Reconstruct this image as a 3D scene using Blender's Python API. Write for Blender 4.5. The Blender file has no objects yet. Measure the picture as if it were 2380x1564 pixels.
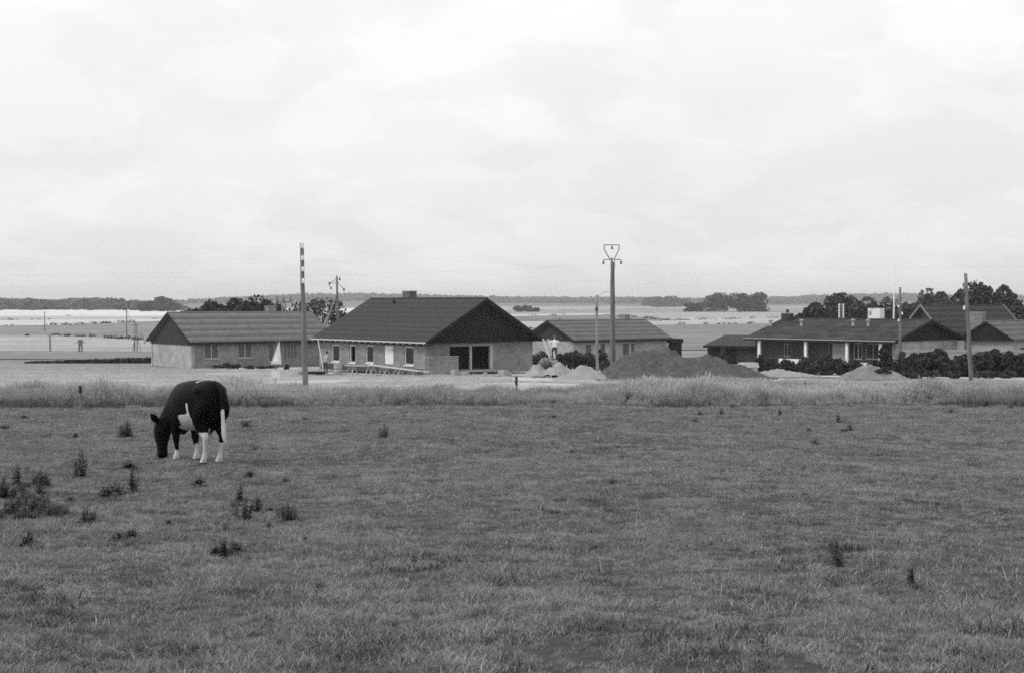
import bpy, math, random
import numpy as np
from mathutils import Vector, Matrix, noise as mnoise

# ------------------------------------------------------------------ camera, sky, sun
scene = bpy.context.scene
F, CX, CY, HOR = 3305.6, 1190.0, 782.0, 704.0
PITCH = math.atan((CY - HOR) / F)
cam = bpy.data.objects.new('camera', bpy.data.cameras.new('camera'))
scene.collection.objects.link(cam)
cam.data.sensor_width = 36.0
cam.data.lens = 50.0
cam.data.clip_start = 0.1
cam.data.clip_end = 30000
cam.location = (0, 0, 0)
cam.rotation_euler = (math.pi / 2 - PITCH, 0, 0)
scene.camera = cam

SUN_EL, SUN_AZ = math.radians(50), math.radians(-78)      # azimuth from +Y, clockwise positive
w = bpy.data.worlds.new('World'); scene.world = w; w.use_nodes = True
nt = w.node_tree; N = nt.nodes; Lk = nt.links
for n in list(N): N.remove(n)
out = N.new('ShaderNodeOutputWorld'); bg = N.new('ShaderNodeBackground')
sky = N.new('ShaderNodeTexSky'); sky.sky_type = 'NISHITA'; sky.sun_disc = False
sky.sun_elevation = SUN_EL; sky.sun_rotation = SUN_AZ
sky.air_density = 1.0; sky.dust_density = 3.0
bw = N.new('ShaderNodeRGBToBW'); Lk.new(sky.outputs[0], bw.inputs[0])
tc = N.new('ShaderNodeTexCoord'); sep = N.new('ShaderNodeSeparateXYZ'); Lk.new(tc.outputs['Generated'], sep.inputs[0])
def wm(op, a, b=None, c=None):
    n = N.new('ShaderNodeMath'); n.operation = op
    for i, v in enumerate((a, b, c)):
        if v is None: continue
        if isinstance(v, (int, float)): n.inputs[i].default_value = v
        else: Lk.new(v, n.inputs[i])
    return n.outputs[0]
zz = wm('ADD', wm('MAXIMUM', sep.outputs[2], 0.0), 0.30)
cb = N.new('ShaderNodeCombineXYZ')
Lk.new(wm('DIVIDE', sep.outputs[0], zz), cb.inputs[0]); Lk.new(wm('DIVIDE', sep.outputs[1], zz), cb.inputs[1])
def cloud(scale, detail, off, dist=0.6):
    mp = N.new('ShaderNodeMapping'); mp.inputs['Location'].default_value = off; Lk.new(cb.outputs[0], mp.inputs[0])
    nz = N.new('ShaderNodeTexNoise'); nz.inputs['Scale'].default_value = scale; nz.inputs['Detail'].default_value = detail
    nz.inputs['Roughness'].default_value = 0.52; nz.inputs['Distortion'].default_value = dist
    Lk.new(mp.outputs[0], nz.inputs['Vector']); return nz.outputs[0]
def ramp(x, lo, hi):
    n = N.new('ShaderNodeMapRange'); n.interpolation_type = 'SMOOTHSTEP'
    n.inputs['From Min'].default_value = lo; n.inputs['From Max'].default_value = hi
    Lk.new(x, n.inputs['Value']); return n.outputs[0]
c1 = ramp(cloud(1.9, 6, (3.1, 0.4, 0), .3), 0.42, 0.62)
c2 = ramp(cloud(4.6, 8, (9.3, 5.1, 2), .2), 0.46, 0.56)
clouds = wm('ADD', wm('MULTIPLY', c1, 0.065), wm('MULTIPLY', c2, 0.050))
lift = wm('MULTIPLY', ramp(sep.outputs[2], 0.02, 0.30), 0.17)
over = wm('ADD', wm('ADD', clouds, 0.905), lift)
mixed = wm('ADD', wm('MULTIPLY', over, 10.0 * 0.86), wm('MULTIPLY', bw.outputs[0], 0.14))
Lk.new(mixed, bg.inputs['Color']); bg.inputs['Strength'].default_value = 0.10
Lk.new(bg.outputs[0], out.inputs[0])

sl = bpy.data.lights.new('sun', 'SUN'); sl.energy = 1.5; sl.angle = math.radians(14); sl.color = (1, 1, 1)
sun = bpy.data.objects.new('sun', sl); scene.collection.objects.link(sun)
sd = Vector((math.sin(SUN_AZ) * math.cos(SUN_EL), math.cos(SUN_AZ) * math.cos(SUN_EL) - 0.35, math.sin(SUN_EL)))
sun.rotation_euler = sd.to_track_quat('Z', 'Y').to_euler()
scene.view_settings.view_transform = 'Standard'; scene.view_settings.look = 'None'
scene.view_settings.exposure = 0.0; scene.view_settings.gamma = 1.0
scene.render.engine = 'CYCLES'
scene.cycles.use_denoising = False
scene.cycles.max_bounces = 5; scene.cycles.volume_bounces = 0
scene.cycles.use_adaptive_sampling = False
scene.cycles.filter_width = 1.6
scene.cycles.sample_clamp_direct = 1.6; scene.cycles.sample_clamp_indirect = 1.0

# ------------------------------------------------------------------ helpers
rng = np.random.default_rng(7); random.seed(7)
COL = scene.collection
def ray(px, py):
    u, v = (px - CX) / F, (CY - py) / F
    return Vector((u, math.cos(PITCH) + v * math.sin(PITCH), -math.sin(PITCH) + v * math.cos(PITCH)))
def at(px, py, d):
    r = ray(px, py); return r * (d / r.y)
_py = np.array([-60, 0, 6.3, 14, 23.5, 34, 47, 58, 69, 77, 90, 105, 125, 150, 180, 9000.])
_pz = np.array([-.2, -1.27, -1.66, -2.16, -2.68, -3.08, -3.45, -3.83, -4.17, -4.42, -4.85, -5.32, -5.78, -5.98, -6.0, -6.0])
def gz(x, y):
    y = np.asarray(y, float)
    z = np.interp(y, _py, _pz) * 0.5 + 0.25 * np.interp(y - 2.5, _py, _pz) + 0.25 * np.interp(y + 2.5, _py, _pz)
    f = np.clip((60 - y) / 20, 0, 1)
    return z + f * 0.03 * (np.sin(x * .55 + 1.3) * np.sin(y * .43) + .6 * np.sin(x * 1.3 + y * .9))
def g1(x, y): return float(gz(x, y))
def ground_at(px, py):
    """point of the terrain seen at a place of the photograph"""
    r = ray(px, py); lo, hi = 3.0, 6000.0
    for _ in range(60):
        m = (lo + hi) / 2
        p = r * (m / r.y)
        if p.z > g1(p.x, p.y): lo = m
        else: hi = m
    p = r * (lo / r.y); p.z = g1(p.x, p.y); return p
def on_ground(px, d):
    p = at(px, HOR, d); p.z = g1(p.x, p.y); return p

MATS = {}
def mat(name, base, var=0.25, scale=3.0, rough=0.9, bump=0.0, bscale=None, spec=0.25, stretch=(1, 1, 1), trans=0.0, world=False, island=0.0, detail=5.0):
    if name in MATS: return MATS[name]
    m = bpy.data.materials.new(name); m.use_nodes = True; t = m.node_tree; n = t.nodes
    p = n['Principled BSDF']; p.inputs['Roughness'].default_value = rough
    p.inputs['Specular IOR Level'].default_value = spec
    if world:
        g = n.new('ShaderNodeNewGeometry'); src = g.outputs['Position']
    else:
        g = n.new('ShaderNodeTexCoord'); src = g.outputs['Object']
    mp = n.new('ShaderNodeMapping'); mp.inputs['Scale'].default_value = stretch; t.links.new(src, mp.inputs[0])
    nz = n.new('ShaderNodeTexNoise'); nz.inputs['Scale'].default_value = scale; nz.inputs['Detail'].default_value = detail
    nz.inputs['Roughness'].default_value = 0.62
    t.links.new(mp.outputs[0], nz.inputs['Vector'])
    mr = n.new('ShaderNodeMapRange'); mr.inputs['From Min'].default_value = .25; mr.inputs['From Max'].default_value = .75
    mr.inputs['To Min'].default_value = base * (1 - var); mr.inputs['To Max'].default_value = base * (1 + var)
    t.links.new(nz.outputs[0], mr.inputs['Value']); val = mr.outputs[0]
    if island:
        gi = n.new('ShaderNodeNewGeometry'); oi = n.new('ShaderNodeObjectInfo')
        ad = n.new('ShaderNodeMath'); ad.operation = 'ADD'
        t.links.new(gi.outputs['Random Per Island'], ad.inputs[0]); t.links.new(oi.outputs['Random'], ad.inputs[1])
        m2 = n.new('ShaderNodeMapRange'); m2.inputs['From Max'].default_value = 2.0
        m2.inputs['To Min'].default_value = 1 - island; m2.inputs['To Max'].default_value = 1 + island
        t.links.new(ad.outputs[0], m2.inputs['Value'])
        mu = n.new('ShaderNodeMath'); mu.operation = 'MULTIPLY'
        t.links.new(val, mu.inputs[0]); t.links.new(m2.outputs[0], mu.inputs[1]); val = mu.outputs[0]
    t.links.new(val, p.inputs['Base Color'])
    if bump:
        b = n.new('ShaderNodeBump'); b.inputs['Strength'].default_value = bump; b.inputs['Distance'].default_value = 0.05
        nb = n.new('ShaderNodeTexNoise'); nb.inputs['Scale'].default_value = bscale or scale * 4; nb.inputs['Detail'].default_value = 6
        t.links.new(mp.outputs[0], nb.inputs['Vector']); t.links.new(nb.outputs[0], b.inputs['Height'])
        t.links.new(b.outputs[0], p.inputs['Normal'])
    if trans:
        tr = n.new('ShaderNodeBsdfTranslucent'); t.links.new(val, tr.inputs['Color'])
        mx = n.new('ShaderNodeMixShader'); mx.inputs[0].default_value = trans
        o = n['Material Output']
        t.links.new(p.outputs[0], mx.inputs[1]); t.links.new(tr.outputs[0], mx.inputs[2]); t.links.new(mx.outputs[0], o.inputs[0])
    MATS[name] = m; return m

def brick_mat(name, base, mortar, var=.35):
    if name in MATS: return MATS[name]
    m = bpy.data.materials.new(name); m.use_nodes = True; t = m.node_tree; n = t.nodes; p = n['Principled BSDF']
    p.inputs['Roughness'].default_value = .9; p.inputs['Specular IOR Level'].default_value = .2
    g = n.new('ShaderNodeTexCoord'); s = n.new('ShaderNodeSeparateXYZ'); t.links.new(g.outputs['Object'], s.inputs[0])
    a = n.new('ShaderNodeMath'); a.operation = 'ADD'; t.links.new(s.outputs[0], a.inputs[0]); t.links.new(s.outputs[1], a.inputs[1])
    c = n.new('ShaderNodeCombineXYZ'); t.links.new(a.outputs[0], c.inputs[0]); t.links.new(s.outputs[2], c.inputs[1])
    b = n.new('ShaderNodeTexBrick'); t.links.new(c.outputs[0], b.inputs['Vector'])
    b.inputs['Scale'].default_value = 1; b.inputs['Brick Width'].default_value = .24; b.inputs['Row Height'].default_value = .067
    b.inputs['Mortar Size'].default_value = .011
    b.inputs['Color1'].default_value = (base * (1 - var),) * 3 + (1,); b.inputs['Color2'].default_value = (base * (1 + var),) * 3 + (1,)
    b.inputs['Mortar'].default_value = (mortar,) * 3 + (1,)
    nz = n.new('ShaderNodeTexNoise'); nz.inputs['Scale'].default_value = 1.1; nz.inputs['Detail'].default_value = 6
    t.links.new(g.outputs['Object'], nz.inputs['Vector'])
    mr = n.new('ShaderNodeMapRange'); mr.inputs['From Min'].default_value = .3; mr.inputs['From Max'].default_value = .7
    mr.inputs['To Min'].default_value = .78; mr.inputs['To Max'].default_value = 1.2; t.links.new(nz.outputs[0], mr.inputs['Value'])
    mx = n.new('ShaderNodeMix'); mx.data_type = 'RGBA'; mx.blend_type = 'MULTIPLY'; mx.inputs[0].default_value = 1
    t.links.new(b.outputs['Color'], mx.inputs[6]); t.links.new(mr.outputs[0], mx.inputs[7]); t.links.new(mx.outputs[2], p.inputs['Base Color'])
    MATS[name] = m; return m

def attr_mat(name, rough=.9, spec=.2, mult_var=0.0, scale=8.0, bump=0.0, world=False):
    if name in MATS: return MATS[name]
    m = bpy.data.materials.new(name); m.use_nodes = True; t = m.node_tree; n = t.nodes; p = n['Principled BSDF']
    p.inputs['Roughness'].default_value = rough; p.inputs['Specular IOR Level'].default_value = spec
    a = n.new('ShaderNodeAttribute'); a.attribute_name = 'tone'
    g = n.new('ShaderNodeNewGeometry') if world else n.new('ShaderNodeTexCoord')
    src = g.outputs['Position'] if world else g.outputs['Object']
    last = a.outputs['Fac']
    if mult_var:
        for sc_, am in ((scale, mult_var), (scale * .13, mult_var * .7), (scale * .022, mult_var * .6)):
            nz = n.new('ShaderNodeTexNoise'); nz.inputs['Scale'].default_value = sc_; nz.inputs['Detail'].default_value = 6
            nz.inputs['Roughness'].default_value = .65
            t.links.new(src, nz.inputs['Vector'])
            mr = n.new('ShaderNodeMapRange'); mr.inputs['From Min'].default_value = .3; mr.inputs['From Max'].default_value = .7
            mr.inputs['To Min'].default_value = 1 - am; mr.inputs['To Max'].default_value = 1 + am
            t.links.new(nz.outputs[0], mr.inputs['Value'])
            mu = n.new('ShaderNodeMath'); mu.operation = 'MULTIPLY'; t.links.new(last, mu.inputs[0]); t.links.new(mr.outputs[0], mu.inputs[1]); last = mu.outputs[0]
    t.links.new(last, p.inputs['Base Color'])
    if bump:
        b = n.new('ShaderNodeBump'); b.inputs['Strength'].default_value = bump; b.inputs['Distance'].default_value = .05
        nb = n.new('ShaderNodeTexNoise'); nb.inputs['Scale'].default_value = scale * 1.5; nb.inputs['Detail'].default_value = 8
        t.links.new(src, nb.inputs['Vector']); t.links.new(nb.outputs[0], b.inputs['Height']); t.links.new(b.outputs[0], p.inputs['Normal'])
    MATS[name] = m; return m

def link(name, me, m=None, parent=None):
    o = bpy.data.objects.new(name, me); COL.objects.link(o)
    if m is not None: me.materials.append(m)
    if parent is not None: o.parent = parent
    return o
def tag(o, label=None, cat=None, group=None, kind=None):
    if label: o['label'] = label
    if cat: o['category'] = cat
    if group: o['group'] = group
    if kind: o['kind'] = kind
    return o
def thing(name, loc, label, cat, rz=0.0, group=None):
    o = bpy.data.objects.new(name, None); o.empty_display_size = .2; COL.objects.link(o)
    o.location = loc; o.rotation_euler = (0, 0, rz); return tag(o, label, cat, group)
def copy_tree(o, parent=None):
    c = o.copy(); COL.objects.link(c)
    if parent is not None: c.parent = parent
    for ch in list(o.children): copy_tree(ch, c)
    return c
def npmesh(name, V, Q):
    me = bpy.data.meshes.new(name); V = np.asarray(V, np.float32); Q = np.asarray(Q, np.int32)
    k = Q.shape[1]
    me.vertices.add(len(V)); me.vertices.foreach_set('co', V.ravel())
    me.loops.add(Q.size); me.loops.foreach_set('vertex_index', Q.ravel())
    me.polygons.add(len(Q)); me.polygons.foreach_set('loop_start', np.arange(0, Q.size, k, dtype=np.int32))
    me.update(calc_edges=True); return me
class MB:
    def __init__(s): s.v = []; s.f = []
    def add(s, vs, fs):
        b = len(s.v); s.v += [tuple(v) for v in vs]; s.f += [tuple(i + b for i in f) for f in fs]; return s
    def box(s, x0, x1, y0, y1, z0, z1):
        return s.add([(x0, y0, z0), (x1, y0, z0), (x1, y1, z0), (x0, y1, z0), (x0, y0, z1), (x1, y0, z1), (x1, y1, z1), (x0, y1, z1)],
                     [(0, 3, 2, 1), (4, 5, 6, 7), (0, 1, 5, 4), (1, 2, 6, 5), (2, 3, 7, 6), (3, 0, 4, 7)])
    def obox(s, p0, p1, wd, th, up=(0, 0, 1)):
        """beam from p0 to p1"""
        p0, p1 = Vector(p0), Vector(p1); d = (p1 - p0).normalized(); sd_ = d.cross(Vector(up))
        if sd_.length < 1e-4: sd_ = d.cross(Vector((1, 0, 0)))
        sd_.normalize(); u = sd_.cross(d)
        vs = []
        for p in (p0, p1):
            for a, b in ((-1, -1), (1, -1), (1, 1), (-1, 1)): vs.append(p + sd_ * a * wd / 2 + u * b * th / 2)
        return s.add(vs, [(0, 1, 2, 3), (7, 6, 5, 4), (0, 4, 5, 1), (1, 5, 6, 2), (2, 6, 7, 3), (3, 7, 4, 0)])
    def tube(s, pts, rads, n=8, cap=True):
        pts = [Vector(p) for p in pts]
        if not hasattr(rads, '__len__'): rads = [rads] * len(pts)
        b = len(s.v); ref = None
        for i, p in enumerate(pts):
            d = (pts[min(i + 1, len(pts) - 1)] - pts[max(i - 1, 0)]).normalized()
            if ref is None: ref = Vector((1, 0, 0)) if abs(d.x) < .9 else Vector((0, 1, 0))
            a = (ref - d * ref.dot(d)).normalized(); ref = a; c = d.cross(a)
            for k in range(n):
                t = 2 * math.pi * k / n
                s.v.append(tuple(p + (a * math.cos(t) + c * math.sin(t)) * rads[i]))
        for i in range(len(pts) - 1):
            for k in range(n):
                k2 = (k + 1) % n
                s.f.append((b + i * n + k, b + i * n + k2, b + (i + 1) * n + k2, b + (i + 1) * n + k))
        if cap:
            s.f.append(tuple(b + k for k in reversed(range(n)))); e = b + (len(pts) - 1) * n
            s.f.append(tuple(e + k for k in range(n)))
        return s
    def lathe(s, prof, c=(0, 0, 0), n=14):
        return s.tube([(c[0], c[1], c[2] + z) for r, z in prof], [max(r, .001) for r, z in prof], n)
    def build(s, name, m, parent=None, smooth=False, bevel=0):
        me = bpy.data.meshes.new(name); me.from_pydata(s.v, [], s.f); me.update()
        if smooth:
            me.polygons.foreach_set('use_smooth', [True] * len(me.polygons))
        o = link(name, me, m, parent)
        if bevel:
            bv = o.modifiers.new('bevel', 'BEVEL'); bv.width = bevel; bv.segments = 1
        return o

# ------------------------------------------------------------------ bodies by voxel-joined lofts
def loft(mb, stations, n=18, side=(0, 1, 0), sq=2.2):
    """stations: (x,y,z, half-width across, half-depth)"""
    P = [Vector(q[:3]) for q in stations]; b = len(mb.v); S = Vector(side)
    for i, q in enumerate(stations):
        d = (P[min(i + 1, len(P) - 1)] - P[max(i - 1, 0)]).normalized()
        a = (S - d * S.dot(d)).normalized(); c = d.cross(a)
        for k in range(n):
            t = 2 * math.pi * k / n; ct, st = math.cos(t), math.sin(t)
            ex = 2 / sq
            mb.v.append(tuple(P[i] + a * (math.copysign(abs(ct) ** ex, ct) * q[3]) + c * (math.copysign(abs(st) ** ex, st) * q[4])))
    for i in range(len(P) - 1):
        for k in range(n):
            k2 = (k + 1) % n
            mb.f.append((b + i * n + k, b + i * n + k2, b + (i + 1) * n + k2, b + (i + 1) * n + k))
    mb.f.append(tuple(b + k for k in reversed(range(n)))); e = b + (len(P) - 1) * n
    mb.f.append(tuple(e + k for k in range(n)))
def fine(st, sub=4):
    """Catmull-Rom through the stations"""
    A = np.array(st, float); A = np.vstack([2 * A[0] - A[1], A, 2 * A[-1] - A[-2]]); o = []
    for i in range(1, len(A) - 2):
        for k in range(sub):
            t = k / sub; p0, p1, p2, p3 = A[i - 1], A[i], A[i + 1], A[i + 2]
            o.append(.5 * ((2 * p1) + (-p0 + p2) * t + (2 * p0 - 5 * p1 + 4 * p2 - p3) * t * t + (-p0 + 3 * p1 - 3 * p2 + p3) * t ** 3))
    o.append(A[-2]); o = np.array(o); o[:, 3:] = np.maximum(o[:, 3:], .006)
    return [tuple(q) for q in o]
def blob(mb, c, r, n=14):
    st = []
    for i in range(11):
        t = -1 + 2 * i / 10; s = math.sqrt(max(1 - t * t, .004)); st.append((c[0] + t * r[0] * .999, c[1], c[2], r[1] * s, r[2] * s))
    loft(mb, st, n, sq=2.0)
def fuse(mb, voxel, smooth=6):
    me = bpy.data.meshes.new('tmp'); me.from_pydata(mb.v, [], mb.f); me.update()
    o = bpy.data.objects.new('tmp', me); COL.objects.link(o)
    r = o.modifiers.new('r', 'REMESH'); r.mode = 'VOXEL'; r.voxel_size = voxel
    s = o.modifiers.new('s', 'SMOOTH'); s.factor = .5; s.iterations = smooth
    dg = bpy.context.evaluated_depsgraph_get(); res = bpy.data.meshes.new_from_object(o.evaluated_get(dg))
    bpy.data.objects.remove(o); bpy.data.meshes.remove(me)
    res.polygons.foreach_set('use_smooth', [True] * len(res.polygons)); return res
def paint(me, fn):
    V = np.empty(len(me.vertices) * 3, np.float32); me.vertices.foreach_get('co', V); V = V.reshape(-1, 3)
    a = me.attributes.new('tone', 'FLOAT', 'POINT'); a.data.foreach_set('value', np.asarray(fn(V), np.float32))

# -- cow (x forward, y to its left, z up)
cw = MB()
loft(cw, fine([(-.045, 0, 1.03, .05, .10), (.0, 0, 1.03, .15, .22), (.10, 0, 1.02, .23, .30), (.28, 0, .985, .28, .345), (.50, 0, .945, .325, .385), (.74, 0, .92, .345, .40),
               (.98, 0, .905, .325, .395), (1.16, 0, .895, .27, .375), (1.30, 0, .88, .20, .32), (1.40, 0, .86, .12, .22)], 5), 30, sq=2.25)
blob(cw, (.27, .16, 1.15), (.20, .10, .11)); blob(cw, (.27, -.16, 1.15), (.20, .10, .11))     # hip bones
blob(cw, (1.10, 0, 1.12), (.24, .11, .16))
blob(cw, (1.20, .16, .84), (.16, .11, .29)); blob(cw, (1.20, -.16, .84), (.16, .11, .29))
blob(cw, (1.27, 0, .58), (.17, .10, .15))                                                       # brisket
blob(cw, (.38, 0, .58), (.13, .12, .11))                                                        # udder
for q in ((.42, .05), (.42, -.05), (.33, .05), (.33, -.05)): blob(cw, (q[0], q[1], .46), (.018, .018, .05), 8)
loft(cw, fine([(1.14, 0, .98, .19, .32), (1.30, .01, .90, .175, .31), (1.46, .035, .78, .15, .26), (1.60, .07, .66, .13, .215), (1.71, .11, .55, .115, .17)]), 20)
loft(cw, fine([(1.655, .115, .69, .08, .07), (1.685, .12, .63, .118, .13), (1.72, .135, .53, .130, .16), (1.735, .14, .41, .118, .168), (1.735, .145, .29, .088, .135), (1.73, .145, .18, .074, .105), (1.73, .145, .09, .085, .098), (1.73, .145, .035, .064, .075)]), 20)
for s in (1, -1):                                                                               # ears
    loft(cw, fine([(1.66, .125 + s * .09, .63, .022, .03), (1.655, .125 + s * .15, .67, .028, .06), (1.645, .125 + s * .21, .725, .024, .055), (1.64, .125 + s * .25, .775, .010, .018)]), 12, side=(1, 0, 0))
def hind(s, dx):
    loft(cw, fine([(.16, s * .13, 1.05, .10, .19), (.22, s * .155, .90, .125, .21), (.29, s * .165, .76, .115, .18), (.28, s * .16, .64, .088, .135), (.19 + dx * .5, s * .15, .54, .060, .095),
                   (.115 + dx, s * .14, .455, .048, .068), (.13 + dx, s * .135, .37, .036, .046), (.165 + dx, s * .13, .22, .031, .035), (.185 + dx, s * .13, .12, .043, .047), (.215 + dx, s * .13, .07, .05, .056), (.235 + dx, s * .13, .005, .062, .075)]), 16)
hind(1, .04); hind(-1, .03)
def fore(s, dx):
    loft(cw, fine([(1.21, s * .15, .80, .10, .17), (1.19 + dx * .15, s * .15, .66, .085, .13), (1.20 + dx * .4, s * .145, .53, .068, .088), (1.22 + dx * .7, s * .135, .38, .056, .062), (1.22 + dx * .85, s * .13, .30, .040, .044),
                   (1.225 + dx, s * .125, .18, .032, .034), (1.23 + dx, s * .125, .11, .048, .05), (1.25 + dx, s * .125, .06, .05, .056), (1.265 + dx, s * .125, .005, .06, .07)]), 16)
fore(1, .0); fore(-1, -.20)
COW = fuse(cw, .013, 8)
def cow_tone(V):
    x, y, z = V.T
    nz = np.array([mnoise.noise(Vector((a * 7, b * 7, c * 7))) for a, b, c in V]) * .06
    nf = np.array([mnoise.noise(Vector((a * 45, b * 45, c * 45))) for a, b, c in V]) * .010
    n = nz + nf
    white = np.zeros(len(V), bool)
    hindl = x < .55; L = y > 0
    white |= hindl & L & (z < .50 + n + (x - .12) * .35)
    white |= hindl & ~L & (z < .36 + n)
    white |= ~hindl & L & (x > 1.0) & (x < 1.42) & (z < .20 + n + (x - 1.22) * 1.1)
    white |= ~hindl & ~L & (x > .62) & (x < 1.40) & (z < .27 + n - (x - 1.03) * .9)
    white |= (z < .80 + n * .5 + .02 * np.sin(x * 17)) & (x > .30) & (x < .76 + n * .7 - (z - .65) * .35) & (z > .42)
    white |= (z < .58 + n * .5) & (x > .30) & (x < 1.0 + n) & (z > .42) & (np.abs(y) < .26)
    # pale edge in front of the near thigh
    pz = np.array([.40, .48, .60, .72, .84, .99]); pxx = np.array([.20, .29, .375, .405, .42, .44])
    cxx = np.interp(z, pz, pxx); white |= L & (y > .07) & (np.abs(x - cxx) < .026 + n * .5) & (z > .42) & (z < .97)
    thigh = (x < cxx - .024) & (y > .02) & (z > .52); white &= ~thigh
    white |= (np.abs(x - .40 - y * .1) < .026) & (y > -.10) & (y < .15) & (z > 1.18)
    t = np.where(white, .58 + nf * 6, .0035 + np.abs(nz) * .015)
    t = np.where((x > 1.44), .004, t)
    t = np.where((z < .055), .035, t)
    t = np.where((z < .62) & (z > .44) & (x > .25) & (x < .55) & (np.abs(y) < .13) & (t > .1), .40, t)
    return t
paint(COW, cow_tone)
tl = MB(); loft(tl, fine([(.0, 0, 1.26, .03, .035), (-.07, -.01, 1.17, .028, .03), (-.10, -.02, 1.02, .024, .026), (-.105, -.03, .88, .026, .028), (-.10, -.04, .72, .028, .032), (-.095, -.05, .55, .034, .038), (-.09, -.06, .42, .026, .03), (-.09, -.10, .32, .008, .008)]), 12)
TAIL = fuse(tl, .011, 3)
paint(TAIL, lambda V: np.where(V[:, 2] + .02 * np.sin(V[:, 0] * 60) < .86, .62, .009))

# -- people
def person_mesh(kind):
    m = MB()
    if kind == 'stoop':      # standing, back to us, a little bent forward, arms down in front
        loft(m, fine([(.0, 0, .92, .16, .11), (.03, 0, 1.05, .15, .105), (.07, 0, 1.20, .175, .12), (.13, 0, 1.36, .19, .115), (.18, 0, 1.46, .12, .08), (.21, 0, 1.52, .055, .055), (.24, 0, 1.58, .05, .05)]), 18)
        loft(m, fine([(.235, 0, 1.54, .05, .05), (.25, 0, 1.60, .075, .085), (.265, 0, 1.68, .08, .10), (.275, 0, 1.75, .065, .08), (.28, 0, 1.785, .025, .03)]), 14)
        blob(m, (.375, 0, 1.645), (.02, .014, .022), 8)
        for s in (1, -1):
            blob(m, (.262, s * .082, 1.66), (.018, .012, .03), 8)
            loft(m, fine([(.14, s * .17, 1.40, .06, .065), (.17, s * .235, 1.28, .052, .055), (.20, s * .25, 1.13, .043, .045), (.27, s * .235, 1.00, .038, .04), (.34, s * .21, .90, .03, .032)]), 10)
            loft(m, fine([(.34, s * .21, .91, .022, .04), (.37, s * .205, .85, .018, .042), (.385, s * .20, .81, .014, .034)]), 8)
            for k in range(4): m.tube([(.36 + .017 * k, s * .202, .83), (.375 + .016 * k, s * .20, .785), (.37 + .016 * k, s * .19, .75 + .012 * abs(k - 1.4))], [.009, .0085, .007], 6)
            m.tube([(.36, s * .19, .87), (.39, s * .175, .83), (.405, s * .17, .80)], [.011, .010, .008], 6)
            loft(m, fine([(.0, s * .085, .92, .095, .11), (.02, s * .10, .72, .082, .092), (.035, s * .11, .50, .062, .066), (.01, s * .115, .30, .054, .06), (-.01, s * .12, .10, .042, .048), (.0, s * .12, .04, .045, .055)]), 12)
            loft(m, [(-.07, s * .12, .035, .035, .032), (.03, s * .125, .045, .045, .042), (.12, s * .13, .032, .043, .03), (.18, s * .13, .022, .025, .018)], 10)
    else:                    # standing on a ladder, arms held out to the rails above
        loft(m, fine([(.0, 0, .92, .16, .11), (.0, 0, 1.05, .15, .105), (.02, 0, 1.20, .175, .12), (.03, 0, 1.36, .195, .115), (.04, 0, 1.46, .12, .08), (.05, 0, 1.53, .055, .055), (.06, 0, 1.58, .05, .05)]), 18)
        loft(m, fine([(.06, 0, 1.54, .05, .05), (.065, 0, 1.60, .075, .085), (.075, 0, 1.68, .08, .10), (.08, 0, 1.75, .065, .08), (.08, 0, 1.785, .025, .03)]), 14)
        blob(m, (.185, 0, 1.645), (.02, .014, .022), 8)
        for s in (1, -1):
            blob(m, (.072, s * .082, 1.66), (.018, .012, .03), 8)
            loft(m, fine([(.03, s * .17, 1.42, .075, .075), (.06, s * .26, 1.36, .08, .08), (.10, s * .34, 1.30, .06, .06), (.15, s * .36, 1.25, .042, .042), (.25, s * .31, 1.28, .036, .036), (.34, s * .26, 1.33, .03, .03)]), 10)
            loft(m, fine([(.33, s * .26, 1.33, .022, .036), (.38, s * .25, 1.355, .018, .04), (.41, s * .245, 1.37, .014, .034)]), 8)
            for k in range(4): m.tube([(.40, s * .25, 1.345 + .017 * k), (.43, s * .24, 1.355 + .016 * k), (.425, s * .21, 1.35 + .016 * k)], [.009, .0085, .007], 6)
            m.tube([(.36, s * .235, 1.37), (.39, s * .215, 1.39), (.415, s * .205, 1.385)], [.011, .010, .008], 6)
            k = .26 if s > 0 else 0
            loft(m, fine([(.0, s * .085, .92, .095, .11), (.02 + k * .5, s * .10, .72 + k * .2, .082, .092), (.035 + k, s * .11, .50 + k * .8, .062, .066), (.01 + k * .8, s * .115, .30 + k, .054, .06), (-.01 + k * .7, s * .12, .10 + k, .042, .048), (.0 + k * .7, s * .12, .04 + k, .045, .055)]), 12)
            loft(m, [(-.07 + k * .7, s * .12, .035 + k, .035, .032), (.03 + k * .7, s * .125, .045 + k, .045, .042), (.12 + k * .7, s * .13, .032 + k, .043, .03), (.18 + k * .7, s * .13, .022 + k, .025, .018)], 10)
    me = fuse(m, .012, 4)
    sh = .33 if kind == 'stoop' else .74
    def tone(V):
        x, y, z = V.T; hx = .25 if kind == 'stoop' else .07
        t = np.full(len(V), .09 if kind == 'stoop' else .06)
        t = np.where(z > .98, sh, t)
        t = np.where((np.abs(y) > .205) & (z < (1.12 if kind == 'stoop' else 1.36)) & (x > (.17 if kind == 'stoop' else .13)), .28, t)
        t = np.where(z > 1.50, .30, t)
        t = np.where((z > 1.60) & ((x < hx + .055) | (z > 1.73)), .035 if kind == 'stoop' else .13, t)
        t = np.where(z < .09, .04, t); return t
    paint(me, tone); return me
P1, P2 = person_mesh('stoop'), person_mesh('ladder')

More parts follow.
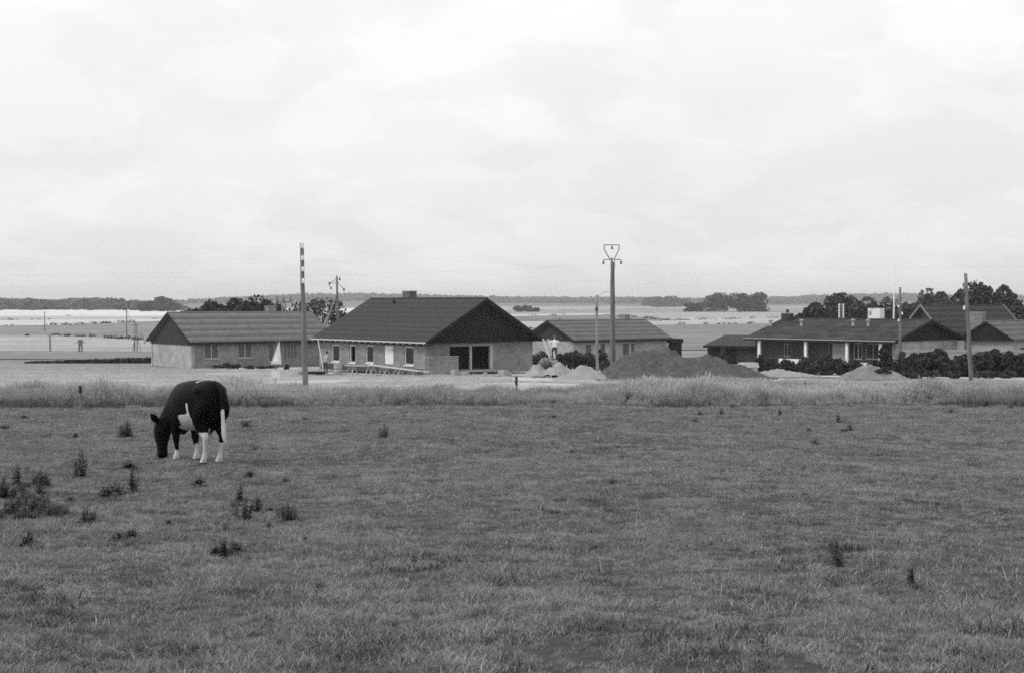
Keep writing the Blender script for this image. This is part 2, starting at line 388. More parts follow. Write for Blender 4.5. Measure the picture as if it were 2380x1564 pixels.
# ------------------------------------------------------------------ materials
M_ground = attr_mat('ground_turf', mult_var=.30, scale=6.0, bump=.6, world=True)
M_field = attr_mat('field_crop', mult_var=.30, scale=.5, world=True)
M_grass = mat('grass_blade', .205, .65, 1.3, .75, trans=.35, world=True, island=.6, spec=.3)
M_dry = mat('grass_dry', .46, .2, 2.0, .8, trans=.35, world=True, island=.25)
M_tall = mat('grass_tall', .20, .50, .45, .8, trans=.35, world=True, island=.4)
M_seed = mat('grass_seed_head', .44, .45, .10, .85, trans=.3, world=True, island=.25)
M_stub = mat('stubble', .56, .18, .4, .85, trans=.3, world=True, island=.2)
M_weed = mat('weed_leaf', .062, .35, 4, .7, trans=.25, island=.35)
M_leaf = mat('tree_leaf', .060, .4, .35, .75, trans=.25, island=.45)
M_leaf2 = mat('bush_leaf', .047, .45, .7, .75, trans=.2, island=.5)
M_leaf3 = mat('hedge_leaf', .050, .4, .9, .8, trans=.15, island=.5)
M_bark = mat('bark', .08, .35, 6, .95, .4, stretch=(1, 1, .2))
M_brick = brick_mat('new_brick', .215, .26, .28)
M_brickc = brick_mat('chimney_brick', .11, .15, .3)
M_brickp = brick_mat('pale_brick', .36, .36, .22)
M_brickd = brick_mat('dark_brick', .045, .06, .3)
M_roofa = mat('weathered_roof_sheet', .175, .20, 1.4, .9, .35, 14)
M_roofb = mat('new_dark_roof_sheet', .052, .22, 3.5, .9, .5, 22)
M_roofc = mat('mossy_roof_sheet', .050, .6, .8, .9, .4, 12)
M_roofd = mat('grey_roof_sheet', .15, .2, 1.2, .9, .3, 14)
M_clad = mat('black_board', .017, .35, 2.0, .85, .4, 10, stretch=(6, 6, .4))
M_clad2 = mat('brown_board', .045, .4, 2.2, .85, .4, 10, stretch=(6, 6, .4))
M_white = mat('white_paint', .74, .08, 4, .6)
M_offw = mat('primed_frame', .58, .12, 5, .7)
M_grey = mat('grey_paint', .34, .15, 4, .8)
M_barge = mat('weathered_barge_board', .20, .2, 4, .85)
M_wood = mat('raw_timber', .44, .25, 6, .85, .3, 20, stretch=(1, 1, 1))
M_pole = mat('creosoted_pole', .165, .40, 5, .9, .5, 16, stretch=(1, 1, .12))
M_polep = mat('weathered_pole', .23, .35, 5, .9, .4, 16, stretch=(1, 1, .12))
M_metal = mat('galvanised_iron', .10, .2, 6, .6, spec=.4)
M_porc = mat('porcelain', .78, .05, 4, .25, spec=.5)
M_glass = mat('dark_window_glass', .018, .1, 1, .08, spec=.5)
M_curtain = mat('curtained_window_glass', .11, .5, 5, .3, spec=.4, stretch=(6, 6, .2))
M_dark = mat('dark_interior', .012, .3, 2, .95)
M_concrete = mat('concrete', .36, .18, 3, .95, .3, 14)
M_foot_shade = mat('staging_shade_dark', .07, .3, 3, .95, .3, 14)  # dark tone for the painted shade at the wall foot behind the planks
M_sand = mat('sand', .28, .16, 1.3, .97, .7, 18)
M_sandg = mat('grassy_sand', .20, .3, 1.0, .97, .7, 14)
M_soil = mat('dark_soil', .082, .5, 2.6, .97, 1.0, 7, detail=9)
M_rubble = mat('rubble_spoil', .24, .3, 3, .97, .9, 12, island=.45)
M_rust = mat('mixer_paint', .17, .35, 4, .7, spec=.35)
M_rubber = mat('rubber', .03, .2, 4, .8)
M_hide = attr_mat('cow_hide', rough=.5, spec=.05, mult_var=.10, scale=30, bump=.25)
M_cloth = attr_mat('worn_clothes', rough=.9, spec=.15, mult_var=.12, scale=14)
M_dirt = mat('dirt_track', .50, .14, .5, .97, .4, 6, world=True)
M_wood_far = mat('woodland', .09, .4, .02, .9, world=True, island=.5)
M_hill = mat('hill_turf', .13, .25, .004, .95, world=True)

# ------------------------------------------------------------------ ground
def tone_ground(x, y):
    t = np.full(x.shape, .048)
    t = np.where(y > 47.5, .13, t)
    u = x / np.maximum(y, 1)
    e = 60 + 1.2 * np.sin(x * .35) + np.clip((u - .04) * 300, 0, 22) - np.clip((u - .165) * 260, 0, 11)
    t = np.where(y > e, .40, t)
    t = np.where((y > e) & (u > .17), .22, t)
    t = np.where((y > 92) & (u < -.03) & (u > -.26), .36, t)
    t = np.where((y > 105) & (u < -.22), .25, t)
    t = np.where((y > 84) & (u > -.02) & (u < .2), .42, t)
    t = np.where(y > 128, .21, t)
    return t
ys = np.concatenate([np.arange(-40, 0, 5), np.arange(0, 50, .8), np.arange(50, 135, 1.0), np.arange(135, 200, 5), np.geomspace(200, 9000, 40)])
nx = 150
us = np.linspace(-1, 1, nx); us = np.sign(us) * np.abs(us) ** 1.5
YY, UU = np.meshgrid(ys, us, indexing='ij')
XX = UU * (np.abs(YY) * 1.0 + 45)
ZZ = gz(XX, YY)
idx = np.arange(len(ys) * nx).reshape(len(ys), nx)
Q = np.stack([idx[:-1, :-1], idx[:-1, 1:], idx[1:, 1:], idx[1:, :-1]], -1).reshape(-1, 4)
gm = npmesh('ground', np.stack([XX, YY, ZZ], -1).reshape(-1, 3), Q)
gm.polygons.foreach_set('use_smooth', [True] * len(gm.polygons))
ga = gm.attributes.new('tone', 'FLOAT', 'POINT'); ga.data.foreach_set('value', tone_ground(XX, YY).astype(np.float32).ravel())
tag(link('ground', gm, M_ground), kind='structure')

def field(name, poly, tone, lift):
    """a field of one crop: polygon given by the places where its corners stand on the plain"""
    pts = []
    for i, (px, py) in enumerate(poly):
        a_, b_ = ground_at(px, py), ground_at(*poly[(i + 1) % len(poly)])
        for k in range(24):
            p = a_.lerp(b_, k / 24)
            nv = mnoise.fractal(Vector((p.x * .02, p.y * .012, 1)), 1.0, 2.0, 4)
            p.y += nv * p.y * .022; pts.append(p)
    n = len(pts); m = bpy.data.meshes.new(name)
    m.from_pydata([(p.x, p.y, p.z + lift) for p in pts], [], [tuple(range(n))]); m.update()
    a = m.attributes.new('tone', 'FLOAT', 'POINT'); a.data.foreach_set('value', [tone] * n)
    return tag(link(name, m, M_field), kind='structure')
W0, W1 = -900, 3300
field('stubble_field', [(W0, 735), (390, 735), (860, 728), (860, 716.0), (420, 718.2), (W0, 723)], .60, .03)
field('crop_field', [(W0, 747), (520, 742), (860, 733), (860, 728), (390, 735), (W0, 735)], .36, .04)
field('barley_field', [(W0, 758), (120, 757), (330, 748), (620, 737), (520, 742), (W0, 747)], .50, .05)
field('beet_field', [(W0, 786), (120, 780), (345, 793), (760, 800), (760, 737), (620, 737), (330, 748), (120, 757), (W0, 758)], .20, .06)
field('meadow', [(W0, 818), (180, 817), (440, 817), (760, 812), (760, 800), (345, 793), (120, 780), (W0, 786)], .32, .07)
field('fallow_field', [(W0, 836), (200, 836), (360, 834), (440, 817), (180, 817), (W0, 818)], .19, .08)
field('grain_field', [(1120, 722), (1350, 720), (1600, 717), (1900, 715), (2500, 714), (2500, 709), (1120, 709)], .33, .03)
field('fodder_field', [(1120, 731), (1400, 728), (1600, 727), (2500, 727), (2500, 714), (1900, 715), (1600, 717), (1350, 720), (1120, 722)], .25, .04)
field('stubble_field', [(1120, 737), (1420, 731), (1420, 728), (1120, 731)], .44, .05)
field('root_field', [(1120, 748), (1560, 746), (1420, 731), (1120, 737)], .165, .06)
field('pasture_field', [(1560, 746), (1560, 738), (2500, 737), (2500, 727), (1600, 727), (1420, 728), (1420, 731)], .33, .07)
field('stubble_field', [(1120, 764), (1560, 755), (1900, 751), (2500, 750), (2500, 737), (1560, 738), (1560, 746), (1120, 748)], .37, .08)
field('crop_field', [(1120, 830), (1600, 815), (2500, 800), (2500, 750), (1900, 751), (1560, 755), (1120, 764)], .185, .09)

# ------------------------------------------------------------------ hills and woods on the skyline
hp = np.array([-1500, -300, 0, 150, 300, 400, 480, 555, 640, 720, 830, 950, 1060, 1130, 1250, 1350, 1480, 1600, 1720, 1790, 1880, 2000, 2100, 2150, 2300, 2380, 2700, 3900])
ht = np.array([695, 697, 697, 699, 704, 705, 702, 695, 689, 685.5, 684, 686.5, 689.5, 691, 692.5, 693.5, 694, 696, 697, 694, 689, 685, 684, 686, 690, 690, 688, 692.])
def ridge_z(x, y): return np.interp(x / y * F + CX, hp, 704 - ht) * 3300 / F
hy = np.array([2300, 2600, 2900, 3150, 3300, 3500, 3900, 4600.]); hf = np.array([0, .28, .62, .92, 1, .9, .5, 0.])
hx = np.linspace(-3400, 3400, 180)
HX, HY = np.meshgrid(hx, hy); HF = np.repeat(hf[:, None], len(hx), 1)
HZ = -6.5 + (ridge_z(HX, 3300) - 7 + 6.5) * HF + rng.normal(0, .4, HX.shape)
idx = np.arange(HX.size).reshape(HX.shape); Q = np.stack([idx[:-1, :-1], idx[:-1, 1:], idx[1:, 1:], idx[1:, :-1]], -1).reshape(-1, 4)
hm = npmesh('hills', np.stack([HX, HY, HZ], -1).reshape(-1, 3), Q); hm.polygons.foreach_set('use_smooth', [True] * len(hm.polygons))
tag(link('hills', hm, M_hill), kind='structure')

def clump_cloud(C, R, per, size, jitter=1.0, seed=1):
    """leaf clumps (quads) spread through ellipsoids with centres C and radii R"""
    r = np.random.default_rng(seed); C = np.asarray(C, float); R = np.asarray(R, float)
    C = np.repeat(C, per, 0); R = np.repeat(R, per, 0); n = len(C)
    d = r.normal(size=(n, 3)); d /= np.linalg.norm(d, axis=1)[:, None]
    rad = r.uniform(.0, 1, n) ** (1 / 3.0) * .35 + .65
    rad *= 1 + r.normal(0, .07 * jitter, n)
    P = C + d * R * rad[:, None]
    a = r.normal(size=(n, 3)); nrm = d * .55 + a * .6; nrm /= np.linalg.norm(nrm, axis=1)[:, None]
    t = np.cross(nrm, r.normal(size=(n, 3))); t /= np.linalg.norm(t, axis=1)[:, None]; b = np.cross(nrm, t)
    s = (size * r.uniform(.55, 1.3, n))[:, None]; e = r.uniform(.6, 1.0, n)[:, None]
    V = np.stack([P - t * s, P - b * s * e, P + t * s * r.uniform(.7, 1.2, n)[:, None], P + b * s * e], 1).reshape(-1, 3)
    return V, np.arange(4 * n).reshape(-1, 4)
# rough growth along the field edges, too far off to count
C, R = [], []
for poly, hgt in (([(-300, 787), (120, 781), (345, 794)], .5), ([(-300, 819), (180, 818), (352, 818)], .55), ([(-300, 758.5), (120, 757.5), (330, 748.5)], .6), ([(-300, 747), (400, 741)], .6), ([(-300, 735.5), (390, 735.5)], .8),
                  ([(1200, 764), (1560, 755.5), (1760, 753)], .6), ([(1560, 746), (1420, 731.5), (1230, 735)], .8), ([(1250, 748), (1560, 746.5), (1870, 738)], .9), ([(1250, 722), (1600, 717.5), (1880, 715.5)], 1.8), ([(1400, 728.5), (1900, 727.5)], 1.5)):
    for (a_, b_) in zip(poly[:-1], poly[1:]):
        pa_, pb_ = ground_at(*a_), ground_at(*b_); L_ = (pb_ - pa_).length
        for _ in range(int(L_ / (pa_.y * .006))):
            t = random.random(); p = pa_.lerp(pb_, t)
            p.y += mnoise.fractal(Vector((p.x * .02, p.y * .012, 1)), 1.0, 2.0, 4) * p.y * .022
            if mnoise.noise(Vector((p.x * .03, p.y * .03, 4))) < -.12: continue
            h = hgt * random.uniform(.3, 1.2); C.append((p.x, p.y + random.uniform(-1, 1) * p.y * .004, -5.95 + h * .4)); R.append((h * 1.6, h, h * .6))
V, Q = clump_cloud(C, R, 14, .22, seed=6)
tag(link('field_edge_growth', npmesh('field_edge_growth', V, Q), M_wood_far), 'dark rough growth along the edges of the far fields', 'weeds', kind='stuff')
# far woods: one mass of tree tops
C, R = [], []
for _ in range(5200):
    x = random.uniform(-2300, 2300); y = random.uniform(2750, 3450)
    if mnoise.noise(Vector((x * .004, y * .004, 3))) < -.28 and random.random() < .8: continue
    z = -6.5 + (ridge_z(x, 3300) + .5) * float(np.interp(y, hy, hf)); h = random.uniform(5, 9)
    C.append((x, y, z + h * .45)); R.append((random.uniform(5, 10), random.uniform(5, 9), h * .6))
V, Q = clump_cloud(C, R, 26, 3.4, seed=3)
tag(link('far_woodland', npmesh('far_woodland', V, Q), M_wood_far), 'hazy belt of woodland covering the low hills on the skyline', 'woodland', kind='stuff')
# nearer wood at the left
lp = np.array([-700, -100, 0, 60, 130, 170, 240, 275, 300, 345, 395, 440]); lt = np.array([698, 693, 694, 696, 700, 694.5, 694, 698, 702, 706, 709, 713.])
C, R = [], []
for _ in range(1300):
    px = random.uniform(-700, 425); d = 1100 + 950 * random.random() ** .8
    top = (704 - float(np.interp(px, lp, lt))) * d / F + random.uniform(-2.6, .6)
    x = (px - CX) / F * d; h = min(top + 6, random.uniform(7, 11))
    lvl = random.random() ** .5; top = -6 + h + (top + 6 - h) * lvl
    C.append((x, d, top - h * .5)); R.append((random.uniform(4, 8), random.uniform(4, 8), h * .52))
V, Q = clump_cloud(C, R, 34, 2.3, seed=4)
tag(link('wood_edge', npmesh('wood_edge', V, Q), M_wood_far), 'grey wood behind the pale stubble field, its top rising in a hump', 'wood', kind='stuff')

# ------------------------------------------------------------------ trees and bushes
def crown_mesh(name, w_, h_, nl, per, leaf, seed, base=.12, flat=.55, depth=None, lean=0.0, umbrella=False):
    r = random.Random(seed); C, R = [], []
    dp = depth or w_
    zc = max(base * .5 + .38, .38) if not umbrella else .74
    sx, sy, sz_ = w_ / 2, dp / 2, (1 - zc) * h_
    low = zc * h_ - base * h_
    skew = [r.uniform(-.16, .16) for _ in range(2)]
    for i in range(nl):
        d_ = Vector((r.gauss(0, 1), r.gauss(0, 1), r.gauss(0, 1))).normalized()
        hx = math.hypot(d_.x, d_.y)
        if d_.z < 0: d_.x, d_.y = d_.x / hx * r.uniform(.75, 1.0), d_.y / hx * r.uniform(.75, 1.0)
        q = r.uniform(.5, 1.0) ** .6
        k = r.uniform(.20, .36); rx, rz_ = k * w_ * .55, k * min(h_, w_ * 1.2) * .5
        bump_ = 1 + .22 * math.sin(d_.x * 3.1 + seed) * math.cos(d_.y * 2.7 + seed * 2)
        zv = d_.z * ((sz_ - rz_ * .7) if d_.z > 0 else low) * q * bump_
        C.append((d_.x * (sx - rx * .75) * q * bump_ + skew[0] * zv + lean * h_ * .6, d_.y * (sy - rx * .75) * q, zc * h_ + zv)); R.append((rx, rx, rz_))
    C.append((lean * h_ * .6, 0, zc * h_)); R.append((sx * .5, sy * .5, min(sz_, low + .01 * h_) * .6))
    V, Q = clump_cloud(C, R, per, leaf, seed=seed)
    V[:, 2] = np.maximum(V[:, 2], .02)
    return npmesh(name, V, Q)
def trunk_mb(h_, r0, seed, nb=5, spread=1.0, lean=0.0, w_=4):
    r = random.Random(seed); m = MB()
    pts = [(lean * h_ * t + r.uniform(-.03, .03) * h_ * (t > 0), r.uniform(-.03, .03) * h_ * (t > 0), h_ * t) for t in (0, .25, .5, .75)]
    m.tube(pts, [r0 * 1.25, r0, r0 * .8, r0 * .45], 8)
    for i in range(nb):
        a = 2 * math.pi * i / nb + r.uniform(-.4, .4); t = r.uniform(.22, .55); b = Vector((lean * h_ * t, 0, h_ * t))
        e = b + Vector((math.cos(a) * w_ * .33 * spread, math.sin(a) * w_ * .33 * spread, h_ * r.uniform(.2, .38)))
        m.tube([b, b.lerp(e, .5) + Vector((0, 0, .04 * h_)), e], [r0 * .5, r0 * .35, r0 * .12], 6)
    return m
def tree(px, d, top, wpx, label, group, seed, name='tree', leaf=None, nl=26, per=110, mat_=None, base=.14, basez=None, lean=0., umbrella=False, flat=.5, r0=None, spread=1., cat='tree'):
    p = on_ground(px, d)
    h_ = (at(px, top, d).z - p.z) * 1.06; w_ = wpx * 1.22 * d / F
    t = thing(name, p, label, cat, random.Random(seed).uniform(-.3, .3), group)
    trunk_mb(h_, r0 or max(.10, h_ * .028), seed, lean=lean, w_=w_, spread=spread).build('trunk', M_bark, t, True)
    link('crown', crown_mesh('crown', w_, h_, nl, per, leaf or max(.16, w_ * .032), seed, base, flat, lean=lean, umbrella=umbrella), mat_ or M_leaf, t)
    return t
def bush(px, d, top, wpx, label, group, seed, name='bush', mat_=None, nl=14, per=120, leaf=.13, p=None, depth=None, cat='bush', h_=None, w_=None):
    p = p or on_ground(px, d)
    h_ = h_ or (at(px, top, d).z - p.z); w_ = w_ or wpx * d / F
    t = thing(name, p, label, cat, 0, group)
    m = MB(); r = random.Random(seed)
    for i in range(6):
        a = r.uniform(0, 6.28); m.tube([(r.uniform(-.1, .1), r.uniform(-.1, .1), -.03), (math.cos(a) * w_ * .2, math.sin(a) * w_ * .15, h_ * .5), (math.cos(a) * w_ * .33, math.sin(a) * w_ * .25, h_ * .75)], [.03, .02, .008], 5)
    m.build('stem', M_bark, t)
    link('foliage', crown_mesh('foliage', w_ * 1.1, h_, nl, per, leaf, seed, .0, .35, depth), mat_ or M_leaf2, t)
    return t

# clump out in the fields to the right
G = 'trees of the clump in the open fields'
for i, (px, d, top, wp, lb) in enumerate([
        (1662, 950, 682, 62, 'broad dark field tree with a rounded crown beside a cleft in its clump'),
        (1718, 955, 679, 66, 'tall dark field tree joining the middle of the clump'),
        (1756, 950, 677.5, 58, 'tallest dark field tree of the clump, steep on its outer side'),
        (1612, 940, 704, 40, 'low shrubby tree at the thin end of the field clump')]):
    tree(px, d, top, wp, lb, G, 50 + i, 'field_tree', nl=40, per=110, leaf=.50, base=.0, flat=.32)
bush(1768, 945, 708, 40, 'low scrub skirting the tallest field tree', None, 58, 'scrub', M_leaf, 12, 110, .5)
for i, (px, top, wp, lb) in enumerate([(1515, 690, 46, 'grey far tree, first of a low row before the skyline'), (1548, 688, 52, 'grey far tree, highest of a low row before the skyline'), (1588, 692, 36, 'small grey far tree closing the low row before the skyline')]):
    tree(px, 2000, top, wp, lb, 'far row of trees before the skyline', 70 + i, 'far_tree', nl=24, per=70, leaf=1.2, base=.02, flat=.3)
for i, (px, top, wp, lb) in enumerate([(1203, 709, 26, 'round field bush, middle one of three above the roof slope'), (1228, 706.5, 30, 'largest round field bush of three above the roof slope'), (1246, 714, 18, 'smallest round field bush of three above the roof slope')]):
    bush(px, 930, top, wp, lb, 'three bushes in the open field', 80 + i, 'field_bush', M_leaf, 14, 80, .5)
tree(384, 985, 692.5, 64, 'lone grey tree with a blunt crown at the end of the wood', None, 91, 'lone_tree', nl=26, per=90, leaf=.8, base=.02, flat=.3)
bush(352, 985, 701, 60, 'low grey scrub beside the lone blunt tree', None, 92, 'scrub', M_leaf, 12, 90, .8)
# behind the left house
G = 'bushes behind the house with corrugated roof'
for i, (px, top, wp) in enumerate([(436, 714, 60), (470, 708, 80), (505, 703, 84), (532, 698, 76), (562, 701, 80), (592, 698, 70), (618, 706, 64), (646, 715, 44)]):
    bush(px, 168 + (i % 3) * 2, top - 3, wp * 1.5, 'dark dense bush rising behind the ridge of the corrugated roof', G, 100 + i, 'tall_bush', M_leaf2, 56, 110, .27)
tree(748, 152, 697, 110, 'spreading wind-shaped tree with gaps in its crown beside the braced pole', None, 121, 'spreading_tree', nl=26, per=55, leaf=.17, base=.45, umbrella=True, spread=1.2, r0=.16)
# behind the houses on the right
G = 'dense trees behind the dark roofed house'
for i, (px, d, top, wp, lb) in enumerate([
        (1947, 215, 685, 112, 'tall dark rounded tree behind the roof with the stained sheets'),
        (1890, 205, 709, 70, 'low dark tree sloping down beside the black chimney'),
        (2005, 212, 697, 90, 'dark tree between the rounded tree and the white chimney'),
        (2070, 214, 699, 90, 'dark tree behind the white flagpole'),
        (2120, 212, 707, 60, 'low dark tree next to the steep gable')]):
    tree(px, d, top, wp * 1.1, lb, G, 130 + i, 'garden_tree', nl=34, per=120, leaf=.30, base=.05, flat=.4)
G = 'trees behind the steep gabled house'
for i, (px, d, top, wp, lb) in enumerate([
        (2296, 200, 648, 112, 'tallest tree, leafy crown high above the steep gabled roof'),
        (2180, 250, 673, 84, 'paler bushy tree over the steep gable'),
        (2240, 240, 676, 80, 'bushy tree left of the tallest leafy crown'),
        (2345, 205, 694, 70, 'dark tree leaning out at the foot of the tallest crown'),
        (2385, 190, 706, 90, 'broad dark tree behind the pale roof')]):
    tree(px, d, top, wp, lb, G, 140 + i, 'garden_tree', nl=36, per=130, leaf=.32, base=.06, flat=.42)

# ------------------------------------------------------------------ houses
class House:
    """local x runs right-back from the near corner, y runs left-back; origin = near eave corner on the ground"""
    def __init__(s, name, px, py_e, d, rot, LX, LY, label, zground=None):
        e = at(px, py_e, d); s.o = Vector((e.x, e.y, zground if zground is not None else g1(e.x, e.y) - .02))
        s.eh = e.z - s.o.z; s.rot = math.radians(rot); s.LX, s.LY = LX, LY
        s.ax = Vector((math.cos(s.rot), math.sin(s.rot), 0)); s.ay = Vector((-math.sin(s.rot), math.cos(s.rot), 0))
        s.t = thing(name, s.o, label, 'house', s.rot)
    def cx(s, px, y):
        """local x on the face y=const that is seen at px"""
        b = s.o + s.ay * y; u = (px - CX) / F; return (u * b.y - b.x) / (s.ax.x - u * s.ax.y)
    def cy(s, px, x):
        b = s.o + s.ax * x; u = (px - CX) / F; return (u * b.y - b.x) / (s.ay.x - u * s.ay.y)
    def hz(s, py, x, y):
        Y = (s.o + s.ax * x + s.ay * y).y; return at(CX, py, Y).z - s.o.z
    def wall(s, name, axis, c, a0, a1, z0, z1, holes, m, th=.30, inward=1):
        """wall in the plane axis=c with rectangular holes (a0,a1,z0,z1)"""
        A = sorted({a0, a1} | {v for h in holes for v in h[:2]}); Zs = sorted({z0, z1} | {v for h in holes for v in h[2:]})
        mb = MB(); P = (lambda a, b, z: (b, a, z)) if axis == 'x' else (lambda a, b, z: (a, b, z))
        c2 = c + th * inward
        inside = lambda a, z: any(h[0] < a < h[1] and h[2] < z < h[3] for h in holes)
        for i in range(len(A) - 1):
            for j in range(len(Zs) - 1):
                if inside((A[i] + A[i + 1]) / 2, (Zs[j] + Zs[j + 1]) / 2): continue
                for cc in (c, c2): mb.add([P(A[i], cc, Zs[j]), P(A[i + 1], cc, Zs[j]), P(A[i + 1], cc, Zs[j + 1]), P(A[i], cc, Zs[j + 1])], [(0, 1, 2, 3)])
        for h in list(holes) + [(a0, a1, z0, z1)]:
            for q in (((h[0], h[2]), (h[1], h[2])), ((h[1], h[2]), (h[1], h[3])), ((h[1], h[3]), (h[0], h[3])), ((h[0], h[3]), (h[0], h[2]))):
                mb.add([P(q[0][0], c, q[0][1]), P(q[1][0], c, q[1][1]), P(q[1][0], c2, q[1][1]), P(q[0][0], c2, q[0][1])], [(0, 1, 2, 3)])
        return mb.build(name, m, s.t)
    def window(s, axis, c, h, m_frame, inward=1, bars=0, fw=.09, glass=True, sill=True, sillm=None, name='window', pm=None):
        B = (lambda mb, a0, a1, b0, b1, z0, z1: mb.box(min(b0, b1), max(b0, b1), a0, a1, z0, z1)) if axis == 'x' else (lambda mb, a0, a1, b0, b1, z0, z1: mb.box(a0, a1, min(b0, b1), max(b0, b1), z0, z1))
        a0, a1, z0, z1 = h; b0, b1 = c + .05 * inward, c + .13 * inward; e = .004
        mb = MB(); B(mb, a0 + e, a0 + fw, b0, b1, z0 + e, z1 - e); B(mb, a1 - fw, a1 - e, b0, b1, z0 + e, z1 - e)
        B(mb, a0 + fw, a1 - fw, b0, b1, z0 + e, z0 + fw); B(mb, a0 + fw, a1 - fw, b0, b1, z1 - fw, z1 - e)
        for k in range(bars):
            a = a0 + (a1 - a0) * (k + 1) / (bars + 1); B(mb, a - .03, a + .03, b0 + .01 * inward, b1, z0 + fw, z1 - fw)
        f = mb.build(name, m_frame, s.t)
        if glass:
            g = MB(); B(g, a0 + fw - .01, a1 - fw + .01, c + .085 * inward, c + .10 * inward, z0 + fw - .01, z1 - fw + .01); g.build('pane', pm or M_glass, f)
        if sill:
            g = MB(); B(g, a0 - .06, a1 + .06, c - .08 * inward, c + .045 * inward, z0 - .09, z0 - .003); g.build('sill', sillm or m_frame, f)
        return f
    def roof(s, along, rise, m, courses=5, wave=.025, pitch_wave=.18, x0=0, x1=None, y0=0, y1=None, z=None, name='roof', lip=.03):
        """gabled roof of overlapping corrugated courses; along = axis of the ridge"""
        x1 = s.LX if x1 is None else x1; y1 = s.LY if y1 is None else y1; z = s.eh if z is None else z
        if along == 'x': a0, a1, b0, b1 = x0, x1, y0, y1; P = lambda a, b, zz_: (a, b, zz_)
        else: a0, a1, b0, b1 = y0, y1, x0, x1; P = lambda a, b, zz_: (b, a, zz_)
        half = (b1 - b0) / 2; sl = math.hypot(half, rise); nz_ = (rise / sl, half / sl)     # outward, up
        base = MB()
        for sgn in (1, -1):
            be = b0 if sgn > 0 else b1
            pts = [(be, z), (be + sgn * half, z + rise)]
            vs = []
            for off in (-.03, -.13):
                for aa in (a0 + .02, a1 - .02):
                    for (b, zz_) in pts: vs.append(P(aa, b - sgn * nz_[0] * off * 1.0, zz_ + nz_[1] * off))
            base.add(vs, [(0, 1, 3, 2), (4, 6, 7, 5), (0, 2, 6, 4), (1, 5, 7, 3), (0, 4, 5, 1), (2, 3, 7, 6)])
        rf = base.build(name, m, s.t)
        n = max(8, int((a1 - a0) / pitch_wave * 4)); av = np.linspace(a0, a1, n + 1); wv = wave * np.sin((av - a0) / pitch_wave * 2 * math.pi)
        for sgn in (1, -1):
            be = b0 if sgn > 0 else b1
            for k in range(courses):
                t0, t1 = k / courses - (.03 if k else .0), (k + 1) / courses
                l0, l1 = .012 + lip, .012
                V = []
                for t, l in ((t0, l0), (t1, l1)):
                    for a, q in zip(av, wv):
                        o_ = l + q; V.append(P(a, be + sgn * half * t - sgn * nz_[0] * o_, z + rise * t + nz_[1] * o_))
                for a, q in zip(av, wv):                       # thickness at the lower edge
                    o_ = l0 + q - .022; V.append(P(a, be + sgn * half * t0 - sgn * nz_[0] * o_, z + rise * t0 + nz_[1] * o_))
                m_ = n + 1
                Q = [(i, i + 1, m_ + i + 1, m_ + i) for i in range(n)] + [(2 * m_ + i, 2 * m_ + i + 1, i + 1, i) for i in range(n)]
                me = npmesh('roof_course', V, Q); me.polygons.foreach_set('use_smooth', [True] * len(me.polygons)); link('roof_course', me, m, rf)
        bm_ = (b0 + b1) / 2; zr = z + rise + .055
        rc = MB()
        for i in range(int((a1 - a0) / .30)):
            a = a0 + i * .30; rc.tube([P(a, bm_, zr - .02), P(a + .29, bm_, zr - .02)], [.085, .075], 7)
        rc.build('ridge_cap', m, rf)
        s.ridge = z + rise; return rf
    def gable(s, along, c, b0, b1, z0, rise, m, th=.10, inward=1, name='gable_boards', n=None):
        """triangle of vertical boards"""
        n = n or max(4, int((b1 - b0) / .16)); mb = MB(); mid = (b0 + b1) / 2; hw = (b1 - b0) / 2
        for i in range(n):
            u0, u1 = b0 + (b1 - b0) * i / n + .006, b0 + (b1 - b0) * (i + 1) / n - .006
            h0, h1 = rise * (1 - abs(u0 - mid) / hw), rise * (1 - abs(u1 - mid) / hw)
            hm_ = rise if u0 < mid < u1 else None
            c0, c1 = c - (.018 if i % 2 else 0) * inward, c + th * inward
            vs = []
            for cc in (c0, c1):
                for (u, zz_) in ((u0, z0), (u1, z0), (u1, z0 + max(h1, .002)), (u0, z0 + max(h0, .002))):
                    vs.append((cc, u, zz_) if along == 'x' else (u, cc, zz_))
            mb.add(vs, [(0, 1, 2, 3), (7, 6, 5, 4), (0, 4, 5, 1), (1, 5, 6, 2), (2, 6, 7, 3), (3, 7, 4, 0)])
        return mb.build(name, m, s.t)
    def box(s, name, m, *a, parent=None, bevel=0): return MB().box(*a).build(name, m, parent or s.t, bevel=bevel)
    def chimney(s, x0, x1, y0, y1, z0, z1, m, cap=True, name='chimney'):
        c = s.box(name, m, x0, x1, y0, y1, z0, z1)
        if cap: s.box('chimney_cap', M_concrete, x0 - .04, x1 + .04, y0 - .04, y1 + .04, z1 + .003, z1 + .07, parent=c)
        return c

# --- unfinished house with dark roof in the middle
H = House('unfinished_house', 990, 796, 104, 40, 11.5, 15.8, 'unfinished brick house with large dark roof, open terrace gable and plank staging', zground=-5.32)
oe, og = .55, .75            # eave overhang (x faces), gable overhang (y faces)
wx, wy, wx1, wy1 = oe, og, H.LX - oe, H.LY - og
rise = 3.2; wt = H.eh - .06
def mw(pxa, pxb, pya, pyb):
    a, b = H.cy(pxb, wx), H.cy(pxa, wx); y = (a + b) / 2
    return (a, b, H.hz(pyb, wx, y), min(H.hz(pya, wx, y), wt - .12))
wins = [mw(771, 789, 800.5, 840), mw(812, 826, 801, 842.5), mw(850, 868, 802, 843), mw(940, 962, 805, 848)]
door = mw(893, 914, 803, 845.5)
H.wall('front_wall', 'x', wx, wy + .301, wy1, 0, wt, wins + [door], M_brick)
H.wall('back_wall', 'x', wx1, wy + .301, wy1, 0, wt, [], M_brick, inward=-1)
og0, og1 = H.cx(1045, wy), H.cx(1147, wy); op = (og0, og1, .28, wt - .30)
